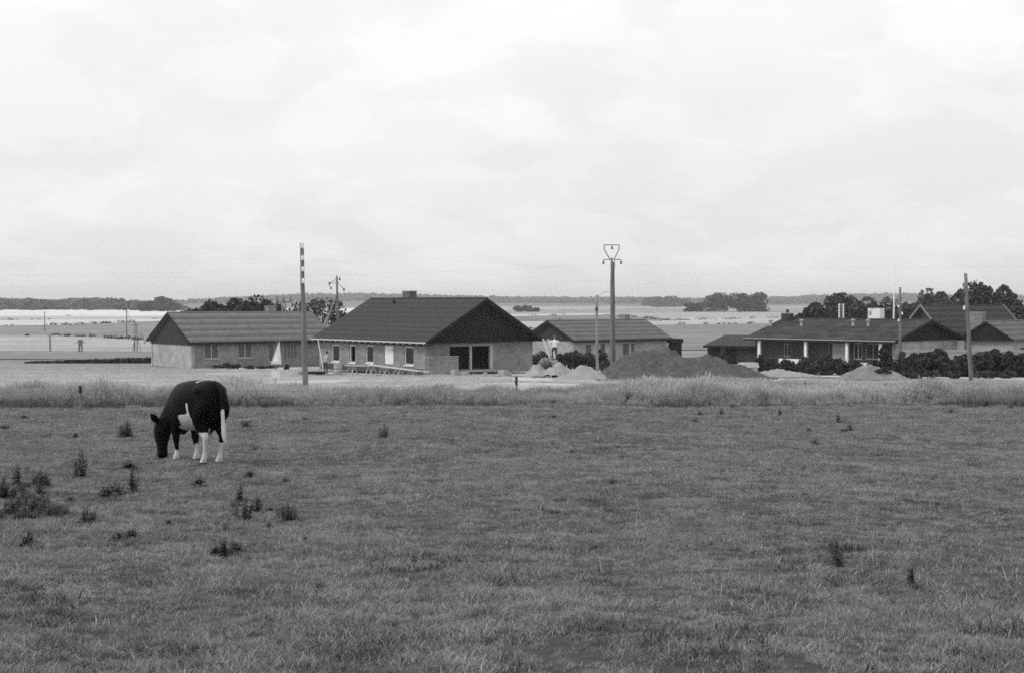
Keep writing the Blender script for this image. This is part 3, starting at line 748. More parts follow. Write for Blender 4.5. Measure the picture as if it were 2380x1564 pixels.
H.wall('terrace_wall', 'y', wy, wx, wx1, 0, wt, [op], M_brick)
H.wall('end_wall', 'y', wy1, wx, wx1, 0, wt, [], M_brick, inward=1, th=.28)
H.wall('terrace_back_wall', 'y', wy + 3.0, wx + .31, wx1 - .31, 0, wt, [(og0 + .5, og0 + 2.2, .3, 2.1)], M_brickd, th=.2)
H.box('floor_slab', M_concrete, wx + .31, wx1 - .31, wy + .31, wy1 - .05, .05, .25)
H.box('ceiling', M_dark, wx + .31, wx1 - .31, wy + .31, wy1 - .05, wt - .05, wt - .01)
H.box('step_sill', M_concrete, og0 - .02, og1 + .02, wy - .28, wy + .02, .12, .279)
H.box('lintel', M_grey, og0 + .01, og1 - .01, wy - .02, wy + .20, wt - .299, wt - .12)
for pxp, w_, m_ in ((1095.5, .16, M_wood), (1143.5, .34, M_wood)):
    c = H.cx(pxp, wy); H.box('post', m_, c - w_ / 2, c + w_ / 2, wy + .03, wy + .20, .281, wt - .301)
H.box('wall_foot_shade', M_foot_shade, wx - .03, wx - .002, wy + .31, wy1, -.02, .42)  # added dark strip: shade under the staging put into the wall foot's colour
for i, h in enumerate(wins): H.window('x', wx, h, M_offw, glass=(i != 1), sillm=M_white, fw=.10)
dr = H.box('door', M_white, wx + .05, wx + .11, door[0] + .004, door[1] - .004, door[2] + .004, door[3] - .004)
H.box('handle', M_metal, wx - .01, wx + .049, door[0] + .10, door[0] + .22, (door[2] + door[3]) / 2 + .35, (door[2] + door[3]) / 2 + .40, parent=dr)
H.roof('y', rise, M_roofb, 9, .008, lip=.008)
zt = wt + .004; gb0 = wx - .42; gb1 = wx1 + .42
tr_ = rise * (gb1 - gb0) / H.LX * .97
H.gable('y', wy - .10, gb0, gb1, zt - .05, tr_, M_clad, inward=1, th=.09)
H.gable('y', wy1 - .10, gb0, gb1, zt, tr_, M_clad, inward=1, th=.09)
H.box('soffit_board', M_clad, wx - .4, wx1 + .4, .05, wy - .13, wt - .02, wt + .02)
for sgn in (0, 1):       # barge boards of the near gable
    xa = 0 if sgn == 0 else H.LX
    MB().obox((xa, -.02, H.eh - .06), (H.LX / 2, -.02, H.eh + rise - .06), .05, .20, (0, 0, 1)).build('barge_board', M_clad, H.t)
H.box('eave_board', M_offw, -.07, -.03, .0, H.LY, H.eh - .07, H.eh + .01)
for i in range(19):
    y = .35 + i * (H.LY - .7) / 18; H.box('rafter_end', M_wood, -.028, wx - .004, y - .04, y + .04, H.eh - .17, H.eh - .03)
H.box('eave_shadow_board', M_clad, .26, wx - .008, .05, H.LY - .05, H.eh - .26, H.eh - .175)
yr = (H.cy(923, H.LX / 2) + H.cy(953, H.LX / 2)) / 2
H.chimney(H.LX / 2 + .25, H.LX / 2 + .95, yr - .52, yr + .52, H.eh + rise - .6, H.eh + rise + .60, M_brickc)
yv = H.cy(915, H.LX / 2 - .7)
v = MB(); v.lathe([(.10, 0), (.10, .32), (.15, .34), (.15, .42), (.02, .48)], (H.LX / 2 - .7, yv, H.eh + rise * .84)); v.build('roof_vent', M_rubber, H.t)
# low garden wall beside the opening
wa, wb = H.cx(996, wy - 1.2), H.cx(1066, wy - 1.2)
lw = thing('low_brick_wall', H.o, 'half-height brick wall stub standing before the dark terrace opening', 'wall', H.rot)
MB().box(wa, wb, wy - 1.2, wy - .95, -.05, 1.36).build('brickwork', M_brick, lw, bevel=.01)
MB().box(wa - .02, wb + .02, wy - 1.22, wy - .93, 1.363, 1.40).build('coping', M_brickp, lw)
HM = H
# brick stacks, blocks
def stack(px, d, w_, h_, dpt, label, mats=M_brickp, name='brick_stack'):
    p = on_ground(px, d); t = thing(name, p, label, 'brick stack', math.radians(40 + random.uniform(-6, 6)))
    k = 0; z = 0
    rows = max(2, int(h_ / .16))
    for r_ in range(rows):
        cols = max(2, int(w_ / .26)) - (1 if r_ == rows - 1 else 0)
        for c_ in range(cols):
            x = -w_ / 2 + c_ * .26 + random.uniform(-.012, .012)
            MB().box(x, x + .245, -dpt / 2 + random.uniform(-.02, .02), dpt / 2, z, z + .155).build('block', mats, t)
        z += .158
    return t
stack(1062, 99.5, .75, .62, .5, 'narrow stack of building blocks beside the half-height wall', M_concrete)
stack(1176, 99.0, 1.0, .55, .6, 'wide low stack of building blocks before the brick gable wall', M_concrete)
stack(1083, 99.6, .8, .34, .5, 'low pale stack of building blocks before the timber post', M_concrete)
stack(1238, 101, .35, .34, .3, 'small white pair of blocks at the corner of the brick gable wall', M_white)
pb = thing('broken_block', on_ground(1128, 99.6), 'single pointed rubble block lying before the terrace sill', 'block', .5)
MB().add([(-.25, -.12, 0), (.25, -.12, 0), (.25, .12, 0), (-.25, .12, 0), (-.05, -.06, .34), (.10, -.05, .30), (.08, .06, .28), (-.07, .07, .30)], [(0, 3, 2, 1), (4, 5, 6, 7), (0, 1, 5, 4), (1, 2, 6, 5), (2, 3, 7, 6), (3, 0, 4, 7)]).build('lump', M_concrete, pb)

# --- left house with corrugated roof
H = House('corrugated_roof_house', 441, 796, 125, 37, 14.9, 9.6, 'long low brick house with grey corrugated roof and dark boarded gable', zground=-5.80)
oe, og = .45, .35            # eave overhang on the y faces, gable overhang on the x faces
wy, wy1, wx, wx1 = oe, H.LY - oe, og, H.LX - og; wt = H.eh - .10; rise = 2.55
def lwn(pxa, pxb, pya, pyb):
    a, b = H.cx(pxa, wy), H.cx(pxb, wy); return (a, b, H.hz(pyb, (a + b) / 2, wy), min(H.hz(pya, (a + b) / 2, wy), wt - .06))
wins = [lwn(475, 508, 798, 833), lwn(553, 586, 797, 831), lwn(624, 638, 797, 840), lwn(660, 690, 796, 834)]
H.wall('front_wall', 'y', wy, wx + .301, wx1, 0, wt, wins, M_brick)
H.wall('back_wall', 'y', wy1, wx + .301, wx1, 0, wt, [], M_brick, inward=-1)
H.wall('gable_wall', 'x', wx, wy, wy1, 0, wt, [], M_brickp)  # paler brick than the front: sunlit side's brightness put into the colour
H.wall('far_wall', 'x', wx1, wy + .301, wy1 - .301, 0, wt, [], M_brick, inward=-1)
for i, h in enumerate(wins): H.window('y', wy, h, M_offw if i != 3 else M_grey, bars=1 if i < 2 else (0 if i == 2 else 3), fw=.05, sillm=M_concrete, sill=i < 2, pm=M_curtain)
H.roof('x', rise, M_roofa, 5, .028)
hb = (wy1 - wy) / 2 + .34; mid = H.LY / 2
H.gable('x', wx - .06, mid - hb, mid + hb, wt - .16, rise * hb / (H.LY / 2) * .98, M_clad2, inward=1, th=.05)
H.gable('x', wx1 + .01, mid - hb, mid + hb, wt - .16, rise * hb / (H.LY / 2) * .98, M_clad2, inward=1, th=.05)
H.box('eave_board', M_clad, 0, H.LX, -.06, -.02, H.eh - .20, H.eh + .0)
H.box('soffit_board', M_clad, .05, H.LX - .05, -.018, wy - .003, H.eh - .20, H.eh - .16)
for sgn in (0, 1):
    MB().obox((-.03, 0 if sgn == 0 else H.LY, H.eh - .06), (-.03, H.LY / 2, H.eh + rise - .06), .05, .22, (0, 0, 1)).build('barge_board', M_clad, H.t)
xc = H.cx(630, H.LY / 2 + .6); H.chimney(xc - .4, xc + .4, H.LY / 2 + .3, H.LY / 2 + 1.1, H.eh + rise - .9, H.eh + rise + .55, M_brick)
xv = H.cx(563, H.LY / 2 - .9); MB().lathe([(.06, 0), (.06, .22), (.10, .24), (.02, .30)], (xv, H.LY / 2 - .9, H.eh + rise * .76)).build('roof_vent', M_metal, H.t)
dp_ = H.cy(357, wx); MB().tube([(wx - .06, H.LY - .5, .0), (wx - .06, H.LY - .5, wt - .1)], .04, 6).build('downpipe', M_offw, H.t)
HL = H
# --- middle house
H = House('grey_roof_house', 1333, 791.5, 131, 40, 13.2, 7.4, 'low house with plain grey roof half hidden behind hedge and earth mound', zground=-5.86)
wy, wy1, wx, wx1 = .4, 7.0, .4, 12.8; wt = H.eh - .08; rise = 1.75
def mwn(pxa, pxb, pya, pyb):
    a, b = H.cx(pxa, wy), H.cx(pxb, wy); return (a, b, H.hz(pyb, (a + b) / 2, wy), min(H.hz(pya, (a + b) / 2, wy), wt - .06))
wins = [mwn(1362, 1376, 799, 828), mwn(1396, 1408, 797, 829), mwn(1448, 1464, 796, 826), mwn(1467, 1476, 796, 828)]
H.wall('front_wall', 'y', wy, wx + .301, wx1, 0, wt, wins, M_brickp)
H.wall('gable_wall', 'x', wx, wy, wy1, 0, wt, [], M_brickp)
H.wall('back_wall', 'y', wy1, wx + .301, wx1, 0, wt, [], M_brickp, inward=-1)
H.wall('far_wall', 'x', wx1, wy + .301, wy1 - .301, 0, wt, [], M_brickp, inward=-1)
for i, h in enumerate(wins): H.window('y', wy, h, M_offw, fw=.05, sill=False, pm=M_curtain)
H.roof('x', rise, M_roofd, 5, .015, lip=.01)
H.gable('x', wx - .04, .15, 7.25, wt, rise * .96, M_clad2, th=.035); H.gable('x', wx1 + .01, .15, 7.25, wt, rise * .96, M_clad2, th=.035)
H.box('eave_board', M_clad, 0, 13.2, -.06, -.02, H.eh - .18, H.eh)
for sgn in (0, 1): MB().obox((-.03, 0 if sgn == 0 else 7.4, H.eh - .05), (-.03, 3.7, H.eh + rise - .05), .05, .20, (0, 0, 1)).build('barge_board', M_clad, H.t)
xc = H.cx(1451, 4.4); H.chimney(xc - .38, xc + .38, 4.0, 4.8, H.eh + rise - .6, H.eh + rise + .5, M_brick)
H.box('lean_to_roof', M_clad, 13.21, 15.0, .3, 4.2, H.eh - .45, H.eh - .06)
H.box('lean_to_post', M_clad, 14.7, 14.9, .4, .6, 0, H.eh - .452); H.box('lean_to_shade_fill', M_clad, 13.21, 14.7, .45, .6, 0, H.eh - .452)  # black panel added in the opening stands for the shade inside
# --- right house with stained roof and white posts
H = House('white_post_house', 2081, 793, 117, 43, 11.4, 15.6, 'long dark brick house with stained roof, white posts and big white chimney', zground=-5.62)
oe, og = 1.0, .6; wx, wx1, wy, wy1 = oe, H.LX - .5, og, H.LY - og; wt = H.eh - .05; rise = 1.66
def rw(pxa, pxb, pya, pyb):
    a, b = H.cy(pxb, wx), H.cy(pxa, wx); return (a, b, max(H.hz(pyb, wx, (a + b) / 2), .25), min(H.hz(pya, wx, (a + b) / 2), wt - .05))
wins = [rw(1822, 1838, 798, 829), rw(1868, 1880, 798, 829), rw(1926, 1942, 797, 835), rw(1984, 2004, 797, 835), rw(2012, 2046, 798, 835)]
wins = [h for h in wins if h[1] - h[0] > .2]
H.wall('front_wall', 'x', wx, wy + .301, wy1, 0, wt, wins, M_brickd)
H.wall('back_wall', 'x', wx1, wy + .301, wy1, 0, wt, [], M_brickd, inward=-1)
H.wall('gable_wall', 'y', wy, wx, wx1, 0, wt, [], M_brickp)
H.wall('far_wall', 'y', wy1, wx + .301, wx1 - .301, 0, wt, [], M_brickd, inward=-1)
for i, h in enumerate(wins): H.window('x', wx, h, M_grey if i != 3 else M_offw, bars=1 if h[1] - h[0] > .6 else 0, fw=.06, sill=False)
H.roof('y', rise, M_roofc, 5, .015, lip=.012)
H.gable('y', wy - .14, .12, H.LX - .12, wt, rise * .97, M_clad, th=.13); H.gable('y', wy1 + .01, .12, H.LX - .12, wt, rise * .97, M_clad, th=.13)
H.box('eave_board', M_grey, -.07, -.03, 0, H.LY, H.eh - .05, H.eh + .02); H.box('soffit_board', M_clad, -.02, wx - .003, .05, H.LY - .05, H.eh - .20, H.eh - .12)
for sgn in (0, 1): MB().obox((0 if sgn == 0 else H.LX, -.03, H.eh - .05), (H.LX / 2, -.03, H.eh + rise - .05), .05, .20, (0, 0, 1)).build('barge_board', M_clad, H.t)
for pxp in (1765, 1873, 1969, 2047):
    c = H.cy(pxp, .3); H.box('post', M_white, .22, .42, c - .13, c + .13, 0, H.eh - .205)
ca, cb_ = H.cy(1868, .35), H.cy(1812, .35); H.box('low_white_wall', M_white, .25, .40, ca, cb_, 0, .72)
ca, cb_ = H.cy(2045, .35), H.cy(2002, .35); H.box('low_white_wall', M_white, .25, .40, ca, cb_, 0, .60)
sa, sb = H.cy(1965, wx - .12), H.cy(1938, wx - .12)
for i in range(13):
    y = sa + (sb - sa) * i / 12; H.box('slat', M_grey, wx - .16, wx - .11, y - .035, y + .035, .2, wt - .25)
y1_ = H.cy(2037, H.LX / 2 + .5); H.chimney(H.LX / 2 + .1, H.LX / 2 + .8, y1_ - .62, y1_ + .62, H.eh + rise - .5, H.eh + rise + 1.0, M_white, False)
y2_ = H.cy(1831, H.LX / 2 - .6); c_ = H.chimney(H.LX / 2 - 1.0, H.LX / 2 - .3, y2_ - .45, y2_ + .45, H.eh + rise - .75, H.eh + rise + .48, M_brickd)
MB().lathe([(.14, 0), (.14, .2), (.20, .22), (.02, .34)], (H.LX / 2 - .65, y2_, H.eh + rise + .55)).build('cowl', M_rubber, c_)
for pxv, fr in ((1863, .66), (1983, .70), (2018, .70), (1791, .62)):
    x_ = H.LX / 2 * fr; y_ = H.cy(pxv, x_)
    MB().lathe([(.17, -.05), (.12, .02), (.11, .36), (.20, .38), (.20, .50), (.05, .54)], (x_, y_, H.eh + rise * fr + .03)).build('roof_vent', M_concrete, H.t)
HR = H
# --- garage at its left
H = House('hip_roof_garage', 1766, 804, 133, 62, 4.5, 5.6, 'small dark garage with low roof beside the white post house', zground=-5.88)
H.t['category'] = 'garage'
wt = H.eh - .03
H.wall('front_wall', 'x', .35, .651, 5.3, 0, wt, [(2.4, 4.9, .02, 2.0)], M_brickd); H.wall('side_wall', 'y', .35, .35, 4.1, 0, wt, [], M_brickd)
H.wall('back_wall', 'x', 4.1, .651, 5.3, 0, wt, [], M_brickd, inward=-1)
H.box('garage_door', M_clad, .42, .47, 2.41, 4.89, .03, 1.99)
mb = MB(); e = H.eh
mb.add([(0, 0, e), (4.5, 0, e), (4.5, 5.6, e), (0, 5.6, e), (2.25, 1.9, e + .95), (2.25, 4.2, e + .95)], [(0, 3, 2, 1), (0, 4, 5, 3), (0, 1, 4), (1, 2, 5, 4), (2, 3, 5)]); mb.build('roof', M_roofb, H.t)
H.box('eave_board', M_clad, -.05, -.01, 0, 5.6, e - .22, e - .004)
# --- steep gabled house behind
H = House('steep_gable_house', 2190, 776, 158, 20, 11.5, 8.0, 'taller house with steep dark roof and pale barge boards rising behind others', zground=-6.02)
rise = 3.1
H.roof('x', rise, M_roofb, 5, .012, lip=.01)
H.wall('front_wall', 'y', .5, .9, 11.0, 0, H.eh - .05, [], M_brickp); H.wall('gable_wall', 'x', .6, .5, 7.5, 0, H.eh - .05, [], M_brickp); H.wall('far_wall', 'x', 11.3, .81, 7.19, 0, H.eh - .05, [], M_brickp, inward=-1); H.wall('back_wall', 'y', 7.5, .901, 11.0, 0, H.eh - .05, [], M_brickp, inward=-1)
H.gable('x', .55, .2, 7.8, H.eh - .04, rise * .95, M_clad2, th=.04); H.gable('x', 11.25, .2, 7.8, H.eh - .04, rise * .95, M_clad2, th=.04)
for xe in (-.03, 11.53):
    for sgn in (0, 1): MB().obox((xe, 0 if sgn == 0 else 8.0, H.eh + .06), (xe, 4.0, H.eh + rise + .06), .05, .20, (0, 0, 1)).build('barge_board', M_barge, H.t)
# --- pale roofed house at the right edge
H = House('pale_roof_house', 2357, 791, 121, 44, 13, 5.2, 'pale roofed house with black gable triangle and light rendered wall', zground=-5.72)
rise = 1.55
H.roof('x', rise, M_roofd, 4, .02); wt = H.eh - .05
H.wall('front_wall', 'y', .4, .701, 12.6, 0, wt, [(2.0, 3.2, .9, 2.0), (5, 6.2, .9, 2.0)], M_brickp); H.wall('gable_wall', 'x', .4, .4, 4.8, 0, wt, [], M_concrete); H.wall('back_wall', 'y', 4.8, .701, 12.6, 0, wt, [], M_brickp, inward=-1); H.wall('far_wall', 'x', 12.6, .701, 4.499, 0, wt, [], M_brickp, inward=-1)
for h in ((2.0, 3.2, .9, 2.0), (5, 6.2, .9, 2.0)): H.window('y', .4, h, M_offw, sill=False)
H.gable('x', .05, .05, 5.15, wt + .0, rise * .97, M_clad, th=.3); H.gable('x', 12.61, .05, 5.15, wt, rise * .97, M_clad, th=.1)
for sgn in (0, 1): MB().obox((-.03, 0 if sgn == 0 else 5.2, H.eh - .05), (-.03, 2.6, H.eh + rise - .05), .05, .18, (0, 0, 1)).build('barge_board', M_clad, H.t)
H.chimney(1.2, 1.9, 3.6, 4.9, H.eh + .4, H.eh + rise + .75, M_brick)
gw = thing('garden_wall', on_ground(2200, 116), 'long light rendered garden wall behind the dark hedge bushes', 'wall', math.radians(-3))
MB().box(-3.6, 9.5, 0, .2, -.1, 1.55).build('render_coat', M_concrete, gw); MB().box(-3.62, 9.52, -.03, .23, 1.552, 1.75).build('coping', M_grey, gw)

# board fence between grey roof house and garage
f0, f1 = on_ground(1572, 126), on_ground(1662, 128)
fe = thing('board_fence', f0, 'low grey board fence with pale top rail behind the earth mound', 'fence', math.atan2(f1.y - f0.y, f1.x - f0.x)); Lf = (f1 - f0).length
for i in range(int(Lf / .25)): MB().box(i * .25 + .005, i * .25 + .235, -.012, .012, .02, .98 + .02 * random.random()).build('board', M_pole if i % 3 else M_polep, fe)
MB().box(0, Lf, -.06, -.013, .93, 1.03).build('top_rail', M_wood, fe)

# ------------------------------------------------------------------ earth mounds
def mound(name, px, d, w_, dp, cones, m, label, cat, rough_=.10, res=.22, slope=1.0, seed=0):
    p = on_ground(px, d)
    nx_, ny_ = int(w_ / res) + 1, int(dp / res) + 1
    X, Y = np.meshgrid(np.linspace(-w_ / 2, w_ / 2, nx_), np.linspace(-dp / 2, dp / 2, ny_))
    Z = np.full(X.shape, -1.0)
    for (cx_, cy_, h_, rx, ry) in cones:
        r_ = np.sqrt(((X - cx_) / rx) ** 2 + ((Y - cy_) / ry) ** 2)
        Z = np.maximum(Z, h_ * (1.10 - np.sqrt(r_ ** 2 + .012) * 1.0))
    nzv = np.array([[mnoise.fractal(Vector((x * 1.3 + seed, y * 1.3, 0)), 1.0, 2.0, 5) for x in X[0]] for y in Y[:, 0]])
    nz2_ = np.array([[mnoise.noise(Vector((x * 4.5 + seed, y * 4.5, 2))) for x in X[0]] for y in Y[:, 0]])
    Z = Z + (nzv * rough_ + nz2_ * rough_ * .45) * np.clip(Z + .4, 0, 1)
    wz = gz(X + p.x, Y + p.y) - p.z
    Z = np.maximum(Z, -.15) + wz
    idx = np.arange(X.size).reshape(X.shape); keep = (Z - wz > -.14)
    Q = np.stack([idx[:-1, :-1], idx[:-1, 1:], idx[1:, 1:], idx[1:, :-1]], -1).reshape(-1, 4)
    Q = Q[keep.ravel()[Q].any(1)]
    me = npmesh(name, np.stack([X, Y, Z], -1).reshape(-1, 3), Q); me.polygons.foreach_set('use_smooth', [True] * len(me.polygons))
    o = link(name, me, m); o.location = p; return tag(o, label, cat)
mpx = lambda px, d: (px - 1570) * d / F
mound('earth_mound', 1570, 92.5, 15, 12, [(mpx(1505, 96), 3.0, 1.9, 3.0, 3.2), (mpx(1560, 96), 3.2, 2.02, 2.7, 3.2), (mpx(1532, 96), 3.3, 1.86, 2.4, 3.0),
      (mpx(1476, 91), -.9, 1.38, 2.7, 3.0), (mpx(1592, 92), .0, 1.36, 2.5, 3.2), (mpx(1632, 92), -.4, 1.48, 4.3, 3.4), (mpx(1552, 90), -1.5, .95, 3.0, 2.6)], M_soil,
      'big dark heap of dug earth with several rounded tops', 'earth mound', .30, .14)
mound('sand_pile', 1357, 90.5, 5.0, 4.0, [(-.1, 0, .92, 1.35, 1.7), (.35, .1, .75, 1.5, 1.5), (-.6, .0, .55, 1.3, 1.5)], M_sand, 'smooth pale sand pile at the foot of the dark earth heap', 'sand pile', .13, .09, seed=3)
mound('spoil_heap', 1276, 97.5, 3.6, 3.0, [(-.75, -.3, .85, 1.0, 1.3), (.1, -.4, .68, 1.3, 1.3), (.7, .1, .98, .9, 1.2), (-.95, -.1, .85, .6, .9), (1.2, .2, .6, .8, 1.0)], M_rubble, 'lumpy light spoil heap under the concrete mixer by the house corner', 'spoil heap', .20, .09, seed=5)
mound('sand_pile', 1812, 99, 6.0, 4.0, [(0, 0, .52, 2.3, 1.6), (.8, .1, .34, 2.2, 1.5), (-1, -.4, .26, 2.0, 1.5)], M_sand, 'low flat pale sand pile before the dark garden bushes', 'sand pile', .14, .11, seed=7)
mound('gravel_mound', 2023, 90, 5.2, 4.2, [(0, .3, 1.0, 1.9, 1.9), (.6, .2, .8, 1.9, 1.7), (-.5, 0, .75, 1.6, 1.6)], M_sandg, 'rounded grey gravel mound with weeds on its shoulder', 'gravel mound', .18, .10, seed=9)

# dirt track along the houses
def strip(name, pts, w_, m, lift=.012):
    V = []; Q = []
    P = [ground_at(*q) for q in pts]; o = []
    for i in range(len(P) - 1):
        for k in range(12): o.append(P[i].lerp(P[i + 1], k / 12))
    o.append(P[-1])
    for i, p in enumerate(o):
        dd = (o[min(i + 1, len(o) - 1)] - o[max(i - 1, 0)]); dd.z = 0; dd.normalize(); n_ = Vector((-dd.y, dd.x, 0))
        ww = w_ * (1 + .18 * math.sin(i * 1.3) * math.sin(i * .37))
        for s_ in np.linspace(-1, 1, 5):
            q = p + n_ * ww / 2 * s_; V.append((q.x, q.y, g1(q.x, q.y) + lift))
    for i in range(len(o) - 1):
        for k in range(4): Q.append((i * 5 + k, i * 5 + k + 1, i * 5 + 5 + k + 1, i * 5 + 5 + k))
    return tag(link(name, npmesh(name, V, Q), m), kind='structure')
strip('dirt_road', [(2700, 886), (2380, 880.5), (2200, 877), (2000, 875), (1830, 872), (1720, 866), (1640, 860)], 3.6, M_dirt)

# ------------------------------------------------------------------ building site things
# cement mixer on the spoil heap
mp_ = on_ground(1266, 98.2); mp_.z += .30
cm = thing('concrete_mixer', mp_, 'dark drum concrete mixer standing on the light spoil heap', 'concrete mixer', .3)
dm = MB().lathe([(.12, -.36), (.25, -.30), (.33, -.10), (.33, .08), (.27, .24), (.19, .36), (.17, .36), (.22, .16)], (0, 0, 0), 18)
do = dm.build('drum', M_rust, cm, True); do.location = (0, 0, .72); do.rotation_euler = (.2, math.radians(62), 0)
rg = MB().tube([(.345 * math.cos(t), .345 * math.sin(t), 0) for t in np.linspace(0, 2 * math.pi, 19)], .03, 6); ro = rg.build('gear_ring', M_metal, do)
fr = MB(); fr.tube([(-.55, -.35, .05), (-.45, 0, .70)], .035, 6).tube([(-.55, .35, .05), (-.45, 0, .70)], .035, 6).tube([(.55, -.35, .2), (.45, 0, .70)], .035, 6).tube([(.55, .35, .2), (.45, 0, .70)], .035, 6).tube([(-.55, 0, .15), (.55, 0, .25)], .04, 6); fr.build('frame', M_rust, cm)
for s in (-1, 1):
    whl = MB().lathe([(.08, -.05), (.24, -.05), (.26, 0), (.24, .05), (.08, .05)], (0, 0, 0), 16).build('wheel', M_rubber, cm); whl.location = (.58, s * .42, .22); whl.rotation_euler = (math.pi / 2, 0, 0)
MB().box(.48, .85, -.2, .2, .5, .85).build('motor_box', M_grey, cm, bevel=.04)
MB().tube([(.32 * math.cos(t), -.5, .75 + .32 * math.sin(t)) for t in np.linspace(0, 2 * math.pi, 17)], .018, 5).build('tilting_wheel', M_metal, cm)
# ladder leaning to the eave of the unfinished house with a man on it
lb = on_ground(1302, 99.5); ltp = at(1268, 788, 104.0)
ld = thing('ladder', lb, 'light wooden ladder leaning up to the eave end of unfinished house', 'ladder')
v_ = ltp - lb; sidev = v_.cross(Vector((0, 1, 0))).normalized().cross(v_).normalized() if False else Vector((.96, .28, 0)).normalized()
for s in (-1, 1): MB().obox(sidev * s * .24 + Vector((0, 0, -.03)), sidev * s * .21 + v_, .06, .08).build('rail', M_wood, ld)
nr = 10
for i in range(nr):
    c = v_ * ((i + .7) / nr); MB().tube([c - sidev * .25, c + sidev * .25], .022, 6).build('rung', M_wood, ld)
pm = thing('person', lb + v_ * .42 + Vector((.05, -.16, -.02)), 'man in white T-shirt and dark trousers standing up on a ladder', 'person', math.radians(98))
link('body', P2, M_cloth, pm)
pp = at(757, 0, 107); pp = on_ground(756, 103.5)
ps = thing('person', pp, 'man in pale shirt stooping with his back turned by the planks', 'person', math.radians(75))
link('body', P1, M_cloth, ps)
# barrel, trough
br = on_ground(785, 103); b_ = thing('barrel', br, 'pale steel barrel standing between stooping man and plank staging', 'barrel')
MB().lathe([(.30, 0), (.31, .02), (.30, .05), (.30, .28), (.315, .30), (.30, .32), (.30, .56), (.315, .58), (.30, .60), (.30, .84), (.31, .87), (.27, .875), (.26, .84)], (0, 0, 0), 18).build('shell', M_grey, b_, True)
tp = on_ground(733, 102.5); t_ = thing('mortar_trough', tp, 'low dark mortar trough on the grass beside the stooping man', 'trough', .2)
MB().add([(-.6, -.3, 0), (.6, -.3, 0), (.6, .3, 0), (-.6, .3, 0), (-.75, -.4, .32), (.75, -.4, .32), (.75, .4, .32), (-.75, .4, .32), (-.7, -.36, .32), (.7, -.36, .32), (.7, .36, .32), (-.7, .36, .32), (-.56, -.27, .05), (.56, -.27, .05), (.56, .27, .05), (-.56, .27, .05)],
         [(0, 3, 2, 1), (0, 1, 5, 4), (1, 2, 6, 5), (2, 3, 7, 6), (3, 0, 4, 7), (4, 5, 9, 8), (5, 6, 10, 9), (6, 7, 11, 10), (7, 4, 8, 11), (8, 9, 13, 12), (9, 10, 14, 13), (10, 11, 15, 14), (11, 8, 12, 15), (12, 13, 14, 15)]).build('pan', M_rubber, t_)
MB().box(-.72, .72, -.05, .05, .324, .36).build('lid_plank', M_wood, t_)
# plank staging on trestles
def trestle(px, d, h_, label):
    p = on_ground(px, d); t = thing('trestle', p, label, 'trestle', math.radians(128), 'trestles under the planks')
    for s in (-1, 1):
        for q in (-1, 1): MB().obox((s * .38, q * .32, -.02), (s * .30, q * .03, h_ - .04), .05, .07).build('leg', M_wood, t)
    MB().box(-.42, .42, -.06, .06, h_ - .05, h_).build('beam', M_wood, t)
    return p + Vector((0, 0, h_))
T = []
for i, (px, d, py) in enumerate([(818, 103.0, 848.5), (862, 101.2, 849), (893, 100.2, 852.5), (925, 99.2, 856.5), (958, 98.2, 861)]):
    p = on_ground(px, d); h_ = at(px, py, d).z - p.z
    T.append(trestle(px, d, max(h_ - .05, .35), ['wooden trestle at the level end of the plank staging', 'wooden trestle where the plank staging starts to slope', 'wooden trestle second down the sloping planks', 'short wooden trestle third down the sloping planks', 'shortest wooden trestle at the low end of the planks'][i]))
def plank(p0, p1, label, off=0.0, w_=.24, lift=.03):
    p0 = p0 + Vector((0, 0, lift)); p1 = p1 + Vector((0, 0, lift)); sd_ = (p1 - p0).cross(Vector((0, 0, 1))).normalized()
    o = MB().obox(p0 + sd_ * off, p1 + sd_ * off, w_, .05).build('plank', M_wood); return tag(o, label, 'plank', 'planks of the staging')
ex = lambda a, b, t: a + (b - a) * t
plank(ex(T[0], T[1], -.45), ex(T[0], T[1], 1.12), 'level scaffold plank reaching past the steel barrel', -.14)
plank(ex(T[0], T[1], -.20), ex(T[0], T[1], 1.10), 'level scaffold plank lying nearer the brick wall', .14)
plank(ex(T[1], T[4], -.05), ex(T[1], T[4], 1.35), 'long scaffold plank sloping down toward the terrace wall', -.14, lift=.085)
plank(ex(T[1], T[4], -.02), ex(T[1], T[4], 1.20), 'long sloping scaffold plank on the house side', .14, lift=.085)
plank(on_ground(690, 104) + Vector((0, 0, .30)), on_ground(742, 103.4) + Vector((0, 0, .42)), 'thin board propped low on bricks behind the utility pole', 0, .2)
stack(700, 104, .9, .30, .5, 'low block pile under the board behind the utility pole', M_concrete)
pl0 = on_ground(753, 104.6); rod = MB().obox(pl0, Vector((HM.o.x, HM.o.y, 0)) * 0 + at(739, 790, 113.5), .06, .06).build('prop_pole', M_wood); tag(rod, 'long thin white prop pole leaning at the house eave corner', 'pole')
